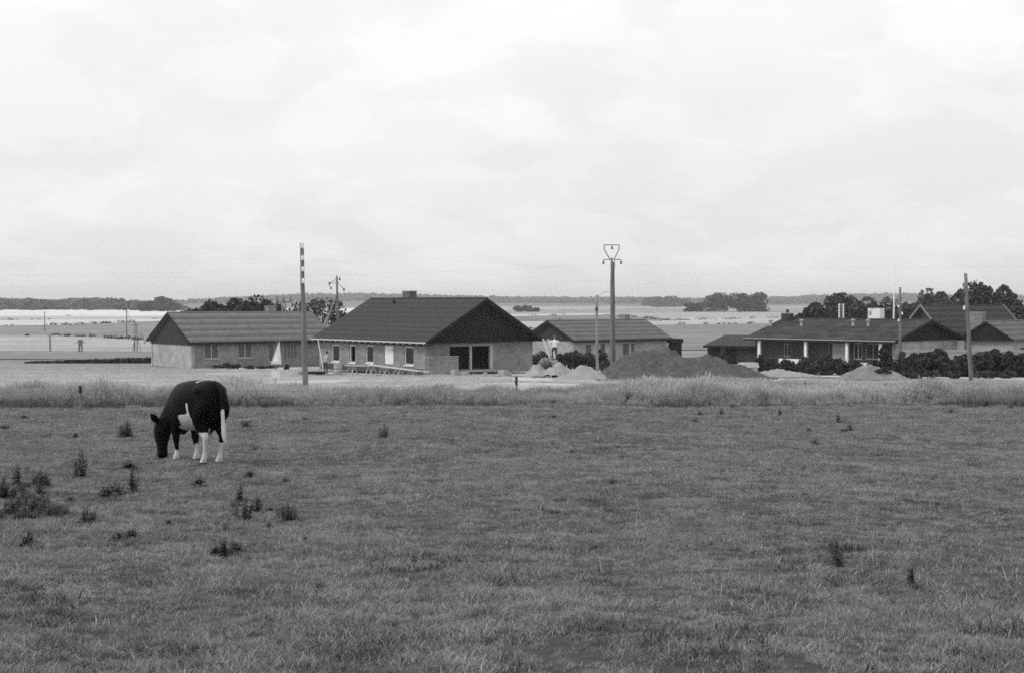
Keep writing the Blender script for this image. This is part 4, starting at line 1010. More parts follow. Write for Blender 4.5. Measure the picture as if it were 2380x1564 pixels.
# triangular sign
sp = on_ground(642, 64.5)
sg = thing('warning_sign', sp, 'pale triangular sign above small white square plate on thin post', 'sign', math.radians(-14))
th_ = at(645, 793, 64.5).z - sp.z
MB().tube([(-.08, 0, -.1), (.02, 0, th_)], .022, 8).build('post', M_polep, sg)
def tri(w_, h_, z0, y0, y1, sh=0.0):
    return MB().add([(-w_ / 2, y0, z0), (w_ / 2, y0, z0), (sh, y0, z0 + h_), (-w_ / 2, y1, z0), (w_ / 2, y1, z0), (sh, y1, z0 + h_)], [(0, 1, 2), (5, 4, 3), (0, 3, 4, 1), (1, 4, 5, 2), (2, 5, 3, 0)])
a_ = tri(.52, 1.05, th_ - 1.03, -.045, -.024, .16).build('triangle_panel', M_offw, sg); tri(.24, .56, th_ - .93, -.052, -.0455, .08).build('inner_triangle', M_white, a_)
MB().box(-.24, .20, -.05, -.028, th_ - 1.66, th_ - 1.32).build('square_plate', M_offw, sg)

# pallets/planks & crate & tarp by the garage
cr = on_ground(1737, 103); c_ = thing('site_crate', cr, 'grey box crate with sloping pale lid beside the hip roofed garage', 'crate', .25)
MB().box(-.65, .65, -.5, .5, 0, .62).build('box_body', M_grey, c_, bevel=.02)
MB().add([(-.72, -.56, .622), (.72, -.56, .622), (.72, .56, .622), (-.72, .56, .622), (-.40, -.30, .95), (.72, -.30, .95), (.72, .5, .95), (-.40, .5, .95)], [(0, 3, 2, 1), (4, 5, 6, 7), (0, 1, 5, 4), (1, 2, 6, 5), (2, 3, 7, 6), (3, 0, 4, 7)]).build('lid', M_concrete, c_)
tpv = on_ground(1669, 107); tv = thing('tarpaulin_heap', tpv, 'white tarpaulin draped over a heap behind the earth mound', 'tarpaulin')
mb = MB(); ring = 14
prof = [(.52, 0), (.50, .35), (.40, .62), (.22, .76), (.02, .80)]
for (r_, z_) in prof:
    for k in range(ring):
        t = 2 * math.pi * k / ring; q = r_ * (1 + .14 * math.sin(3 * t + z_ * 4) + .06 * math.sin(7 * t)); mb.v.append((q * math.cos(t) * 1.05, q * math.sin(t), z_ + .05 * math.sin(5 * t) * (r_ > .1)))
for i in range(len(prof) - 1):
    for k in range(ring): mb.f.append((i * ring + k, i * ring + (k + 1) % ring, (i + 1) * ring + (k + 1) % ring, (i + 1) * ring + k))
mb.build('sheet', M_offw, tv, True)
for i, (px, d, l_, rz, lb_) in enumerate([(1745, 98, 2.0, .1, 'pale plank pile beside the crate, topmost slanting board'), (1760, 96.5, 1.9, -.05, 'pale loose board pile nearest the flat sand pile'), (1738, 97, 1.4, .2, 'short pale board pile at the edge of the earth heap')]):
    p = on_ground(px, d); t = thing('board_pile', p, lb_, 'boards', rz)
    for k in range(4): MB().box(-l_ / 2 + k * .06, l_ / 2 - k * .1, -.28 + k * .05 + random.uniform(-.05, .05), .1 + k * .05, .02 + k * .09, .07 + k * .09).build('board', M_wood, t)
for px, d, h_, lb_ in ((1315.5, 97, .85, 'short pale stake upright between spoil heap and sand pile'), (1329, 96.5, .5, 'tiny stake beside the sand pile, lower of two')):
    p = on_ground(px, d); tag(MB().obox(p + Vector((0, 0, -.05)), p + Vector((.05, 0, h_)), .07, .07).build('stake', M_wood), lb_, 'stake', 'stakes by the sand pile')

# loose clods and brick ends about the building site: too many to count
rv = np.random.default_rng(77); V, Q = [], []
cube = np.array([(-1, -1, -1), (1, -1, -1), (1, 1, -1), (-1, 1, -1), (-1, -1, 1), (1, -1, 1), (1, 1, 1), (-1, 1, 1)], float)
cf = [(0, 3, 2, 1), (4, 5, 6, 7), (0, 1, 5, 4), (1, 2, 6, 5), (2, 3, 7, 6), (3, 0, 4, 7)]
for (pa, da, pb, db, n_, s0, s1) in ((1236, 96.0, 1330, 98.0, 240, .05, .15), (1385, 86.6, 1760, 88.0, 420, .04, .14), (1010, 98.3, 1235, 99.6, 160, .04, .12), (690, 101.0, 800, 103.0, 90, .04, .12), (1700, 93.5, 1990, 95.5, 160, .04, .12), (1960, 87.5, 2090, 88.6, 120, .04, .11)):
    for _ in range(n_):
        px_ = rv.uniform(pa, pb); d_ = da + (db - da) * (px_ - pa) / (pb - pa) + rv.normal(0, .55); p = on_ground(px_, d_)
        c = cube * (rv.uniform(s0, s1) * rv.uniform(.5, 1.0, 3)) * rv.uniform(.6, 1.1, (8, 3)); t = rv.uniform(0, 6.28); e = rv.uniform(-.5, .5)
        Rm = np.array(Matrix.Rotation(t, 3, 'Z') @ Matrix.Rotation(e, 3, 'X')); k = len(V) * 8
        V.append(c @ Rm.T + np.array([p.x, p.y, p.z + .02])); Q += [tuple(i + k for i in f) for f in cf]
tag(link('site_rubble', npmesh('site_rubble', np.concatenate(V), np.array(Q)), M_rubble), 'loose clods and brick ends strewn about the building site', 'rubble', kind='stuff')

# ------------------------------------------------------------------ poles
def pole(px_t, py_t, px_b, d, r0, r1, label, m=M_pole, name='utility_pole', group=None, sink=.1):
    b = on_ground(px_b, d); t_ = at(px_t, py_t, d) - b
    o = thing(name, b, label, 'utility pole', 0, group)
    n = 9
    pts = [Vector((0, 0, -sink)).lerp(t_, k / (n - 1)) + Vector((.012 * math.sin(k * 1.9), .01 * math.cos(k * 2.3), 0)) * (k not in (0,)) for k in range(n)]
    MB().tube(pts, list(np.linspace(r0, r1, n)), 12).build('shaft', m, o, True)
    return o, t_
def insulator(o, p, s=1.0, m=None, hang=False, name='insulator'):
    pr = [(.02, -.09), (.05, -.08), (.06, -.02), (.045, .0), (.055, .03), (.035, .08), (.01, .10)]
    i = MB().lathe([(r * s, (z if not hang else -z) * s) for r, z in (pr if not hang else pr[::-1])], p, 10).build(name, m or M_porc, o, True); return i
W = {}
o, t_ = pole(701, 566, 709.5, 64.5, .132, .086, 'tall thick wooden pole with white insulators in the grass strip')
W['a'] = [o.location + t_ * k + Vector((.10, -.12, .1)) for k in (.965, .885, .81, .73)]
for k in (.965, .885, .81, .73):
    c = t_ * k; br_ = MB().obox(c + Vector((0, -.08, 0)), c + Vector((.05, -.20, .0)), .03, .03).build('bracket', M_metal, o)
    insulator(o, c + Vector((.05, -.20, .10)), 1.25)
o, t_ = pole(2244, 636, 2259, 76, .125, .088, 'thick leaning wooden pole at the road beside the dark bushes')
W['b'] = [o.location + t_ * k + Vector((-.12, -.1, .1)) for k in (.965, .885, .81, .73)]
for k in (.9, .83): insulator(o, t_ * k + Vector((-.16, -.05, 0)), .9, M_metal)
insulator(o, t_ * .69 + Vector((-.18, -.06, 0)), 1.2)
# central double power pole with hoop bracket
o, t_ = pole(1421.5, 600, 1421.5, 110, .125, .09, 'tall double power pole topped by a hoop shaped iron bracket', sink=.2)
MB().tube([(.24, .10, -.2), (.20, .10, t_.z * .55), t_ + Vector((.15, .06, -.3))], [.10, .085, .07], 10).build('second_shaft', M_pole, o, True)
mpp = 110 / F; top = t_
hp_ = [(-16, 28), (-15, 22)]; S = lambda dx, dy: top + Vector((dx * mpp, 0, dy * mpp))
hoop = MB(); hoop.tube([S(-4, -3), S(-17, 19), S(-17.5, 30)], .035, 6).tube([S(6, -3), S(17, 19), S(17.5, 30)], .035, 6).tube([S(-18, 30), S(18, 30)], .035, 6)
hoop.build('hoop_bracket', M_metal, o)
MB().tube([S(-19, -4), S(22, -4)], .035, 6).build('crossarm', M_metal, o)
MB().tube([S(7, -4), S(8, -24), S(4, -24)], .02, 5).build('stay_rod', M_metal, o)
for q in (S(1, 30), S(-19, -4), S(22, -4)):
    ir = MB().tube([q, q + Vector((0, 0, -.10))], .025, 6); ir.lathe([(.03, -.34), (.10, -.30), (.09, -.22), (.05, -.18), (.06, -.10), (.02, -.08)], q, 10); ir.build('insulator', M_metal, o)
W['c'] = [o.location + q + Vector((0, 0, -.34)) for q in (S(1, 30), S(-19, -4), S(22, -4))]
ctop = o.location + t_
o, t_ = pole(1387, 686, 1388.5, 104, .115, .08, 'slim pale pole beside the double power pole, wire looping across', M_polep)
MB().lathe([(.10, 0), (.14, .05), (.14, .22), (.08, .28)], t_ * .80 + Vector((-.02, -.05, 0)), 10).build('cable_box', M_metal, o)
MB().obox(t_ * .12 + Vector((.05, .0, -.1)), Vector((.45, .0, 0)), .06, .06).build('brace', M_polep, o)
lp0 = o.location + t_ * .96
wr = MB().tube([lp0, lp0 + Vector((.35, .5, .35)), lp0 + Vector((.75, 2, .50)), Vector((ctop.x - .2, ctop.y, lp0.z + .50))], .013, 5).build('looping_cable', M_metal); tag(wr, 'thin cable looping from slim pole across to double power pole', 'cable')
# braced pole behind the unfinished house
o, t_ = pole(782.5, 642, 788, 150, .15, .10, 'braced pole with curved iron arms behind the unfinished house')
base = on_ground(726, 146) - o.location; MB().tube([base, t_ * .80], [.14, .09], 8).build('brace_shaft', M_pole, o, True)
q = t_; k = 150 / F
ar = MB(); ar.tube([q + Vector((0, 0, -.3)), q + Vector((-17 * k, 0, -17 * k))], .03, 5).tube([q + Vector((0, 0, -16 * k)), q + Vector((-17 * k, 0, -17 * k)), q + Vector((-18 * k, 0, -22 * k)), q + Vector((-13 * k, 0, -28 * k))], .03, 5)
ar.tube([q + Vector((0, 0, -12 * k)), q + Vector((16 * k, 0, -31 * k))], .03, 5); ar.build('curved_arm', M_metal, o)
for e_ in ((-17, -17), (-13, -28), (17, -31), (7, -7)): insulator(o, q + Vector((e_[0] * k, -.05, e_[1] * k)), 1.7, M_metal)
# H-frame switch pole behind corrugated roof
hb_ = on_ground(660, 165); k = 165 / F
o = thing('switch_pole', hb_, 'twin-post pole with wide crossarm above the corrugated roof ridge', 'utility pole'); zt = at(660, 703, 165).z - hb_.z
for dx in (-3.4, 3.4): MB().tube([(dx * k, 0, -.2), (dx * k, 0, zt + 2 * k)], [.14, .10], 8).build('shaft', M_pole, o, True)
MB().box(-17 * k, 17 * k, -.06, .06, zt - .08, zt + .08).build('crossarm', M_pole, o)
for dx in (-16, 0, 16): MB().lathe([(.12, 0), (.11, .18), (.06, .22), (.09, .32), (.04, .42), (.03, .6)], (dx * k, 0, zt + .082), 10).build('insulator', M_metal, o)
# right: thin pole, insulated telephone pole, flagpole
o, t_ = pole(2092, 668, 2094, 106, .12, .085, 'slim dark pole between shrub and gable of the white post house')
for k_, s_ in ((.62, -1), (.70, 1), (.78, -1)): insulator(o, t_ * k_ + Vector((.13 * s_, -.06, 0)), 1.2)
MB().tube([t_ * .8, t_ * .83 + Vector((-1.0, 0, .1)), t_ * .76 + Vector((-2.2, 0, -.15))], .02, 5).build('bracket_arm', M_metal, o)
MB().lathe([(.12, 0), (.12, .28), (.04, .36)], t_ * .755 + Vector((-2.25, 0, -.5)), 10).build('lamp_shade', M_concrete, o)
o, t_ = pole(1955, 706, 1955, 150, .13, .09, 'telephone pole studded with pale insulators behind the stained roof')
for i, kk in enumerate((.97, .92, .87, .82, .77, .72)):
    for s_ in (-1, 1): insulator(o, t_ * kk + Vector((.22 * s_, -.08, 0)), 1.6)
    MB().obox(t_ * kk + Vector((-.24, -.06, -.12)), t_ * kk + Vector((.24, -.06, -.12)), .04, .04).build('arm', M_metal, o)
fb = on_ground(2077, 134); ft = at(2078.5, 618, 134) - fb; o = thing('flagpole', fb, 'slender white flagpole behind the white post house', 'flagpole')
MB().tube([(0, 0, -.1), ft * .5, ft], [.13, .085, .03], 10).build('shaft', M_white, o, True); MB().lathe([(.01, -.06), (.06, 0), (.01, .06)], ft + Vector((0, 0, .05)), 10).build('finial', M_white, o, True)
MB().tube([ft + Vector((.05, -.05, -.1)), (.10, -.05, 1.2)], .008, 4).build('halyard', M_offw, o)
# poles in the far fields at the left
for px, pt, pb_, lb_ in ((103.5, 725, 771, 'thin far pole standing in the beet field'), (294, 709, 783, 'far pole with slanting stay wire near the corrugated roof gable'), (116, 778, 817, 'thin bare pole at the edge of the meadow')):
    g_ = ground_at(px, pb_); d = g_.y
    o, t_ = pole(px, pt, px, d, .11, .08, lb_, M_pole, 'field_pole', 'poles in the far fields')
    MB().obox(t_ * .97 + Vector((-.35, 0, 0)), t_ * .97 + Vector((.35, 0, 0)), .07, .07).build('crossarm', M_pole, o)
    if px == 294: MB().tube([t_ * .86, ground_at(315, 817) + Vector((0, 0, 2.4)) - o.location], .025, 4).build('stay_wire', M_metal, o)
g_ = ground_at(315, 817); k = g_.y / F; o = thing('stayed_pole', g_, 'cluster of braced short poles with hook beside the boarded gable', 'utility pole')
for a, b, h1_ in ((-2, -1, 70), (4, 3, 62)): MB().tube([(a * k, 0, -.1), (b * k, 0, h1_ * k)], [.075, .055], 7).build('shaft', M_pole, o, True)
for a, b in ((-7, 0), (13, 3)): MB().tube([(a * k, 0, 0), (b * k, 0, 38 * k)], [.05, .035], 6).build('brace', M_pole, o)
MB().tube([(21 * k, .3, 18 * k), (15 * k, .3, 37 * k), (12 * k, .3, 41 * k), (8 * k, .3, 40 * k)], .05, 6).build('hook', M_metal, o)
MB().obox((-6 * k, 0, 62 * k), (8 * k, 0, 62 * k), .08, .1).build('crossarm', M_pole, o)
g_ = ground_at(187, 818); k = g_.y / F; o = thing('post_stand', g_, 'squat two-legged dark post with crossbar in the pale meadow', 'post stand')
for dx in (-3, 3): MB().tube([(dx * k, 0, -.1), (dx * k, 0, 27 * k)], .10, 7).build('leg', M_pole, o)
MB().box(-3.5 * k, 3.5 * k, -.18, .18, 15 * k, 29 * k).build('box', M_pole, o); MB().box(-9 * k, 9 * k, -.07, .07, 22 * k, 24 * k).build('crossbar', M_pole, o)

# overhead wires
def wire(p0, p1, sag, label, group, r=.0010):
    pts = [p0.lerp(p1, t) - Vector((0, 0, sag * 4 * t * (1 - t))) for t in np.linspace(0, 1, 22)]
    return tag(MB().tube(pts, r, 4).build('overhead_wire', M_metal), label, 'wire', group)
lft = Vector((-47, -9, .3))
for i in range(4):
    wire(W['a'][i], W['b'][i], .55 + .04 * i, 'thin telephone wire strung between the two thick wooden poles', 'telephone wires')
    wire(W['a'][i], W['a'][i] + lft, .5, 'thin telephone wire running off from the pole with white insulators', 'telephone wires leaving')
for i in range(3):
    wire(W['c'][i], W['c'][i] + Vector((60, 14, 1.5)), .8, 'thin power wire hung from the hoop bracket toward the flagpole side', 'power wires', .0012)
    wire(W['c'][i], W['c'][i] + Vector((-75, 40, .5)), .9, 'thin power wire hung from the hoop bracket over the unfinished house', 'power wires', .0012)

# pasture fence posts
prev = None
FP = [(-120, 905, .09, 955), (187, 897, .045, 952), (700, 902, .06, 944), (1200, 876, .042, 936), (1529, 889, .032, 932), (1871, 884, .032, 922), (2320, 890, .05, 925)]
labels = ['', 'short dark fence post with knob top in the tall grass behind the cow', '', 'pale fence post with dark top standing before the pale strip', 'thin fence post in dark grass below the earth heap', 'thin fence post before the flat sand pile', '']
tops = []
for i, (px, pt, r_, pb_) in enumerate(FP):
    p = ground_at(px, pb_); h_ = at(px, pt, p.y).z - p.z; tops.append(p + Vector((0, 0, h_ * .86)))
    if not labels[i]: continue
    o = thing('fence_post', p, labels[i], 'fence post', 0, 'posts of the pasture fence')
    MB().tube([(0, 0, -.1), (.01, 0, h_ * .5), (.0, 0, h_)], [r_, r_ * .92, r_ * .85], 9).build('stake', M_polep if i == 3 else M_pole, o)
    MB().tube([(-.0, -r_ * .9, h_ * .86), (-.0, -r_ * .9 - .05, h_ * .87)], .025, 6).build('wire_insulator', M_metal, o)
    if i in (1, 3): MB().tube([(0, 0, h_ * .72), (0, 0, h_ + .01)], [r_ * 1.2, r_ * 1.15], 9).build('cap_band', M_rubber, o)
for i in range(len(tops) - 1):
    tag(MB().tube([tops[i], tops[i].lerp(tops[i + 1], .5) - Vector((0, 0, .04)), tops[i + 1]], .0035, 4).build('fence_wire', M_metal), 'single thin fence wire strung from post to post along the tall grass', 'wire', 'wires of the pasture fence')

# ------------------------------------------------------------------ hedges and garden bushes
def hedge(name, px0, px1, d, top, dpt, label, m=M_leaf3, per=60, leaf=.11, seed=0, hvar=.12, taper=1.0):
    p0, p1 = on_ground(px0, d), on_ground(px1, d); L_ = (p1 - p0).length; h_ = at((px0 + px1) / 2, top, d).z - p0.z
    t = thing(name, p0, label, 'hedge', math.atan2(p1.y - p0.y, p1.x - p0.x)); r = random.Random(seed); C, R = [], []
    n = int(L_ * 15)
    for i in range(n):
        hh = h_ * (1 + r.uniform(-hvar, hvar)); fx = i / n; hh *= (taper + (1 - taper) * fx); z_ = r.uniform(.10, .82) * hh
        C.append((.2 + (L_ - .4) * fx, r.uniform(-dpt / 2, dpt / 2), z_)); R.append((.36, .30, .26 * (taper + (1 - taper) * fx)))
    V, Q = clump_cloud(C, R, per, leaf, seed=seed); V[:, 2] = np.maximum(V[:, 2], .02)
    link('foliage', npmesh('foliage', V, Q), m, t)
    st = MB()
    for i in range(max(3, int(L_ / .8))): x = (i + .5) * L_ / max(3, int(L_ / .8)); st.tube([(x, 0, -.03), (x + .05, .03, h_ * .7)], [.035, .015], 5)
    st.build('stems', M_bark, t); return t
hedge('hedge', 1232, 1412, 121, 819, .9, 'dense dark clipped hedge behind spoil heap and sand pile', seed=11)
hedge('low_hedge', 1395, 1450, 112, 836, .8, 'low dark hedge piece behind the base of the double pole', seed=12)
bush(1338, 123, 807, 14, 'small round bush sticking above the clipped hedge', None, 301, nl=8, per=80)
bush(1388, 123, 807, 12, 'small bush above hedge beside the slim pale pole', None, 302, nl=8, per=80)
hedge('field_bank_hedge', 60, 356, 140, 834, 1.6, 'low dark rank growth running out from the corrugated roof house', M_leaf3, per=34, leaf=.15, seed=13, hvar=.3, taper=.15)
G = 'small shrubs under the corrugated roof house windows'
for i, (px, top, wp) in enumerate([(505, 848, 26), (527, 844, 28), (548, 845, 22), (580, 849, 30), (606, 849, 26), (630, 850, 24)]):
    bush(px, 122 + i * .8, top, wp, 'small dark shrub in the row along the brick front wall', G, 310 + i, 'small_shrub', M_leaf3, 9, 70, .10)
bush(667, 121, 842, 13, 'round clipped dark bush behind the square sign plate', None, 320, 'clipped_bush', M_leaf3, 10, 90, .08)
G = 'garden bushes before the white post house'
for i, (px, d, top, wp, lb_) in enumerate([
        (1768, 110, 826, 26, 'dark bush at the white end post next to the crate'), (1792, 108, 832, 34, 'low dark bush before the low white wall'),
        (1830, 106, 835, 44, 'broad dark bush below the low white wall'), (1870, 105, 830, 52, 'full dark bush below the second white post'),
        (1912, 104, 822, 56, 'highest dark bush below the grey slats'), (1955, 104, 830, 50, 'dark bush below the slatted screen'),
        (1992, 103, 836, 40, 'dark bush behind the gravel mound shoulder'), (2040, 104, 838, 50, 'low dark bush on the gravel mound edge'), (2062, 110, 806, 34, 'upright dark shrub at the end of white eave board')]):
    bush(px, d, top, wp, lb_, G, 330 + i, 'garden_bush', M_leaf3 if i % 2 else M_leaf2, 24, 70, .14)
bush(2098, 102, 815, 44, 'light stemmed loose shrub around the slim dark pole', None, 345, 'loose_shrub', M_leaf, 16, 60, .12)
G = 'hedge bushes along the dirt road'
for i, px in enumerate(range(2128, 2420, 26)):
    tp_ = [812, 818, 809, 822, 826, 815, 812, 806, 819, 826, 810, 820][i]
    bush(px, 98.5 + (i % 3) * 1.2, tp_, 56, 'big dark hedge bush along the dirt road before the light garden wall', G, 350 + i, 'hedge_bush', M_leaf3, 30, 75, .14)
G = 'weedy growth at the foot of the hedge bushes'
for i, px in enumerate((2120, 2165, 2215, 2290, 2340)):
    bush(px, 93.5, 857, 50, 'low grey weed tuft between the dirt road and the hedge bushes', G, 370 + i, 'weed_tuft', M_leaf, 10, 70, .08)
bush(1680, 124, 806, 30, 'small garden tree with thin pale top by the garage corner', None, 390, 'young_tree', M_leaf, 12, 50, .12)
bush(1660, 126, 812, 22, 'dark bush where the board fence ends', None, 391, 'bush', M_leaf3, 10, 100, .12)
# growth on the gravel mound
mbp = on_ground(2052, 89.5); mbp.z += .35; bush(0, 0, 0, 0, 'weeds growing out of the gravel mound shoulder', None, 392, 'weed_tuft', M_leaf2, 8, 60, .08, p=mbp, h_=.5, w_=1.2)

# ------------------------------------------------------------------ cow
ch = ground_at(508, 1081)
fwd = math.radians(180 - 52)
CS = 1.04
cow = thing('cow', ch, 'black heifer with white legs, belly and tail tip grazing head down', 'cow', fwd); cow.scale = (CS, CS, CS)
# pitch to stand on the slope
f_ = Vector((math.cos(fwd), math.sin(fwd), 0)); sl_ = (g1(ch.x + f_.x * 1.1, ch.y + f_.y * 1.1) - g1(ch.x, ch.y)) / 1.1
cow.rotation_euler = (0, -math.atan(sl_), fwd)
cow.location.z = g1(ch.x + f_.x * .5, ch.y + f_.y * .5) - sl_ * .5 - .01
link('body', COW, M_hide, cow); link('tail', TAIL, M_hide, cow)

# ------------------------------------------------------------------ weeds in the pasture
def weed_mesh(kind, seed):
    r = random.Random(seed); V = []; Fc = []; S_ = MB()
    def leaf(p, dr, l, w_, droop=.4):
        dr = dr.normalized(); sd_ = dr.cross(Vector((0, 0, 1)));
        if sd_.length < .05: sd_ = Vector((1, 0, 0))
        sd_.normalize(); b = len(V)
        for k, (t, q) in enumerate(((0, .25), (.35, 1.0), (.7, .75), (1, .05))):
            c = p + dr * l * t - Vector((0, 0, droop * l * t * t))
            V.append(tuple(c - sd_ * w_ * q)); V.append(tuple(c + sd_ * w_ * q + Vector((0, 0, .15 * w_))))
        for k in range(3): Fc.append((b + 2 * k, b + 2 * k + 1, b + 2 * k + 3, b + 2 * k + 2))
    if kind == 'thistle': stems, h_, l_ = 6, 1.0, .30
    elif kind == 'dock': stems, h_, l_ = 5, .45, .30
    else: stems, h_, l_ = 10, .7, .24
    for s in range(stems):
        b = Vector((r.uniform(-.05, .05) * stems ** .8, r.uniform(-.05, .05) * stems ** .8, 0)); hh = h_ * r.uniform(.6, 1); top_ = b + Vector((r.uniform(-.12, .12), r.uniform(-.12, .12), hh))
        S_.tube([b - Vector((0, 0, .03)), b.lerp(top_, .5), top_], [.012, .009, .004], 5)
        n = int(hh / (.022 if kind == 'thistle' else .03))
        for i in range(n):
            t = (i + .3) / n; a = i * 2.4 + r.uniform(-.4, .4); p = b.lerp(top_, t); l = l_ * (1.1 - .6 * t) * r.uniform(.6, 1.15)
            leaf(p, Vector((math.cos(a), math.sin(a), r.uniform(.1, .7))), l, l * (.24 if kind == 'thistle' else .30))
    for i in range(10 if kind != 'nettle' else 4):
        a = r.uniform(0, 6.28); leaf(Vector((0, 0, .03)), Vector((math.cos(a), math.sin(a), r.uniform(.1, .5))), l_ * r.uniform(.9, 1.4), l_ * .22)
    return npmesh(kind + '_leaves', V, Fc), S_
WM = {}
for kind, nm in (('thistle', 3), ('dock', 3), ('nettle', 3)):
    for k in range(nm): WM[kind, k] = weed_mesh(kind, 500 + k * 7 + len(kind))
STEM = {}
SPECIAL = {(1945, 1322): 'bushy dark thistle standing tall by itself in the open turf', (2118, 1362): 'slim dark thistle standing by itself in the open turf', (186, 1110): 'tall leafy thistle between the big weed patch and the cow',
           (310, 1144): 'slim thistle rising beside a broad dock clump near the cow', (290, 1020): 'bushy thistle by the grazing cow, largest of three together', (890, 1020): 'small lone thistle in bare turf between cow and terrace gable', (520, 1294): 'thistle rising out of a dark dock clump', (668, 1212): 'thistle rising out of a round nettle clump'}
def weed_label(kind, px, py):
    if (px, py) in SPECIAL: return SPECIAL[px, py], kind
    if kind == 'thistle':
        if px < 170: return 'spiky dark thistle rising from the big weed patch', 'thistles in the big weed patch'
        if py < 1000: return 'tiny dark thistle near the tall grass strip', 'tiny thistles near the tall grass'
        return 'small dark thistle beside other weeds in the pasture', 'small thistles in the pasture'
    if kind == 'nettle':
        if px < 170: return 'dense dark nettle clump in the big weed patch', 'nettles in the big weed patch'
        return 'dark nettle clump standing apart from the big weed patch', 'nettle clumps standing apart'
    if py < 1045: return 'tiny dark dock plant in the turf near the tall grass strip', 'tiny docks near the tall grass'
    return 'low dark dock clump spread flat in the grazed turf', 'dock clumps in the turf'
def weed(kind, px, py, hpx, wide=1.0, seed=0):
    p = ground_at(px, py); k = seed % 3; me, sm = WM[kind, k]
    lab, grp = weed_label(kind, px, py); t = thing(kind, p, lab, {'thistle': 'thistle', 'dock': 'dock plant', 'nettle': 'nettle clump'}[kind], (seed * 1.7) % 6.28, grp if grp != kind else None)
    h_ = hpx * (1.25 if kind == 'thistle' else 1.1) * p.y / F; base_h = {'thistle': 1.0, 'dock': .5, 'nettle': .8}[kind]; s = h_ / base_h
    if (kind, k) not in STEM:
        so = sm.build('stem', M_weed, t); STEM[kind, k] = so.data; me.materials.append(M_weed)
    else: link('stem', STEM[kind, k], None, t)
    o = bpy.data.objects.new('leaves', me); COL.objects.link(o); o.parent = t
    t.scale = (s * wide, s * wide, s)
WL = [('thistle', 186, 1110, 58, .8), ('thistle', 310, 1144, 50, .8), ('thistle', 290, 1020, 40, 1.1), ('thistle', 283, 1018, 26, 1.2), ('thistle', 302, 1016, 24, 1.2), ('thistle', 890, 1020, 34, .9), ('thistle', 1945, 1322, 58, .75), ('thistle', 2118, 1362, 46, .7),
      ('thistle', 2130, 1375, 22, 1.2), ('dock', 250, 1158, 32, 1.5), ('dock', 268, 1148, 38, 1.0), ('dock', 290, 1090, 24, 1.6), ('dock', 465, 1132, 26, 1.7), ('nettle', 668, 1208, 46, .95), ('nettle', 655, 1202, 34, .9),
      ('nettle', 210, 1212, 40, 1.1), ('nettle', 130, 1204, 42, 1.2), ('nettle', 150, 1198, 36, 1.2), ('dock', 580, 1110, 20, 1.5), ('nettle', 570, 1205, 36, 1.1), ('nettle', 592, 1190, 30, 1.1), ('nettle', 548, 1182, 24, 1.2),
      ('thistle', 520, 1294, 40, .9), ('thistle', 668, 1212, 44, .9), ('thistle', 575, 1210, 48, .7), ('dock', 520, 1290, 30, 1.2), ('dock', 540, 1285, 30, 1.4), ('dock', 502, 1292, 28, 1.2), ('dock', 270, 1255, 28, 1.5), ('dock', 300, 1250, 26, 1.3), ('dock', 60, 1272, 34, .9), ('thistle', 70, 1265, 34, .9), ('dock', 572, 992, 18, 1.3),
      ('dock', 175, 1020, 18, 1.1), ('dock', 14, 998, 16, 2.0), ('dock', 60, 972, 10, 1.6), ('dock', 1975, 1003, 20, 1.0), ('dock', 1896, 1034, 20, 1.0), ('thistle', 1955, 940, 24, .8), ('dock', 1880, 1004, 12, 1.2),
      ('thistle', 1813, 968, 18, .9), ('thistle', 1677, 965, 18, .9), ('dock', 1627, 965, 12, 1.2), ('dock', 1700, 948, 14, 1.2), ('thistle', 1950, 985, 24, .7), ('dock', 2293, 948, 20, 1.0), ('dock', 2346, 950, 16, .9), ('dock', 1960, 1006, 14, 1.6),
      ('dock', 1328, 1055, 14, 1.0), ('dock', 1425, 1125, 22, .8), ('dock', 1290, 972, 10, 1.3), ('dock', 940, 970, 8, 2.0), ('dock', 750, 1370, 22, 1.5), ('dock', 2090, 935, 12, 1.3), ('dock', 2210, 960, 10, 1.5), ('thistle', 40, 1130, 44, .9), ('thistle', 95, 1150, 40, .9), ('thistle', 12, 1160, 46, .9), ('nettle', 75, 1190, 40, 1.3), ('nettle', 20, 1196, 46, 1.3), ('thistle', 560, 1165, 34, .9), ('thistle', 600, 1195, 40, .9)]
for i in range(26):       # rank corner at the left
    WL.append(('nettle', random.gauss(42, 42), random.uniform(1125, 1215), random.uniform(18, 44), random.uniform(.9, 1.5)))
for i in range(8): WL.append(('dock', random.uniform(-20, 700), random.uniform(1100, 1300), random.uniform(12, 22), 1.3))
for i in range(10): WL.append(('dock', random.uniform(700, 2380), random.uniform(960, 1480), random.uniform(6, 14), 1.6))
for i, a in enumerate(WL): weed(*a, seed=i)

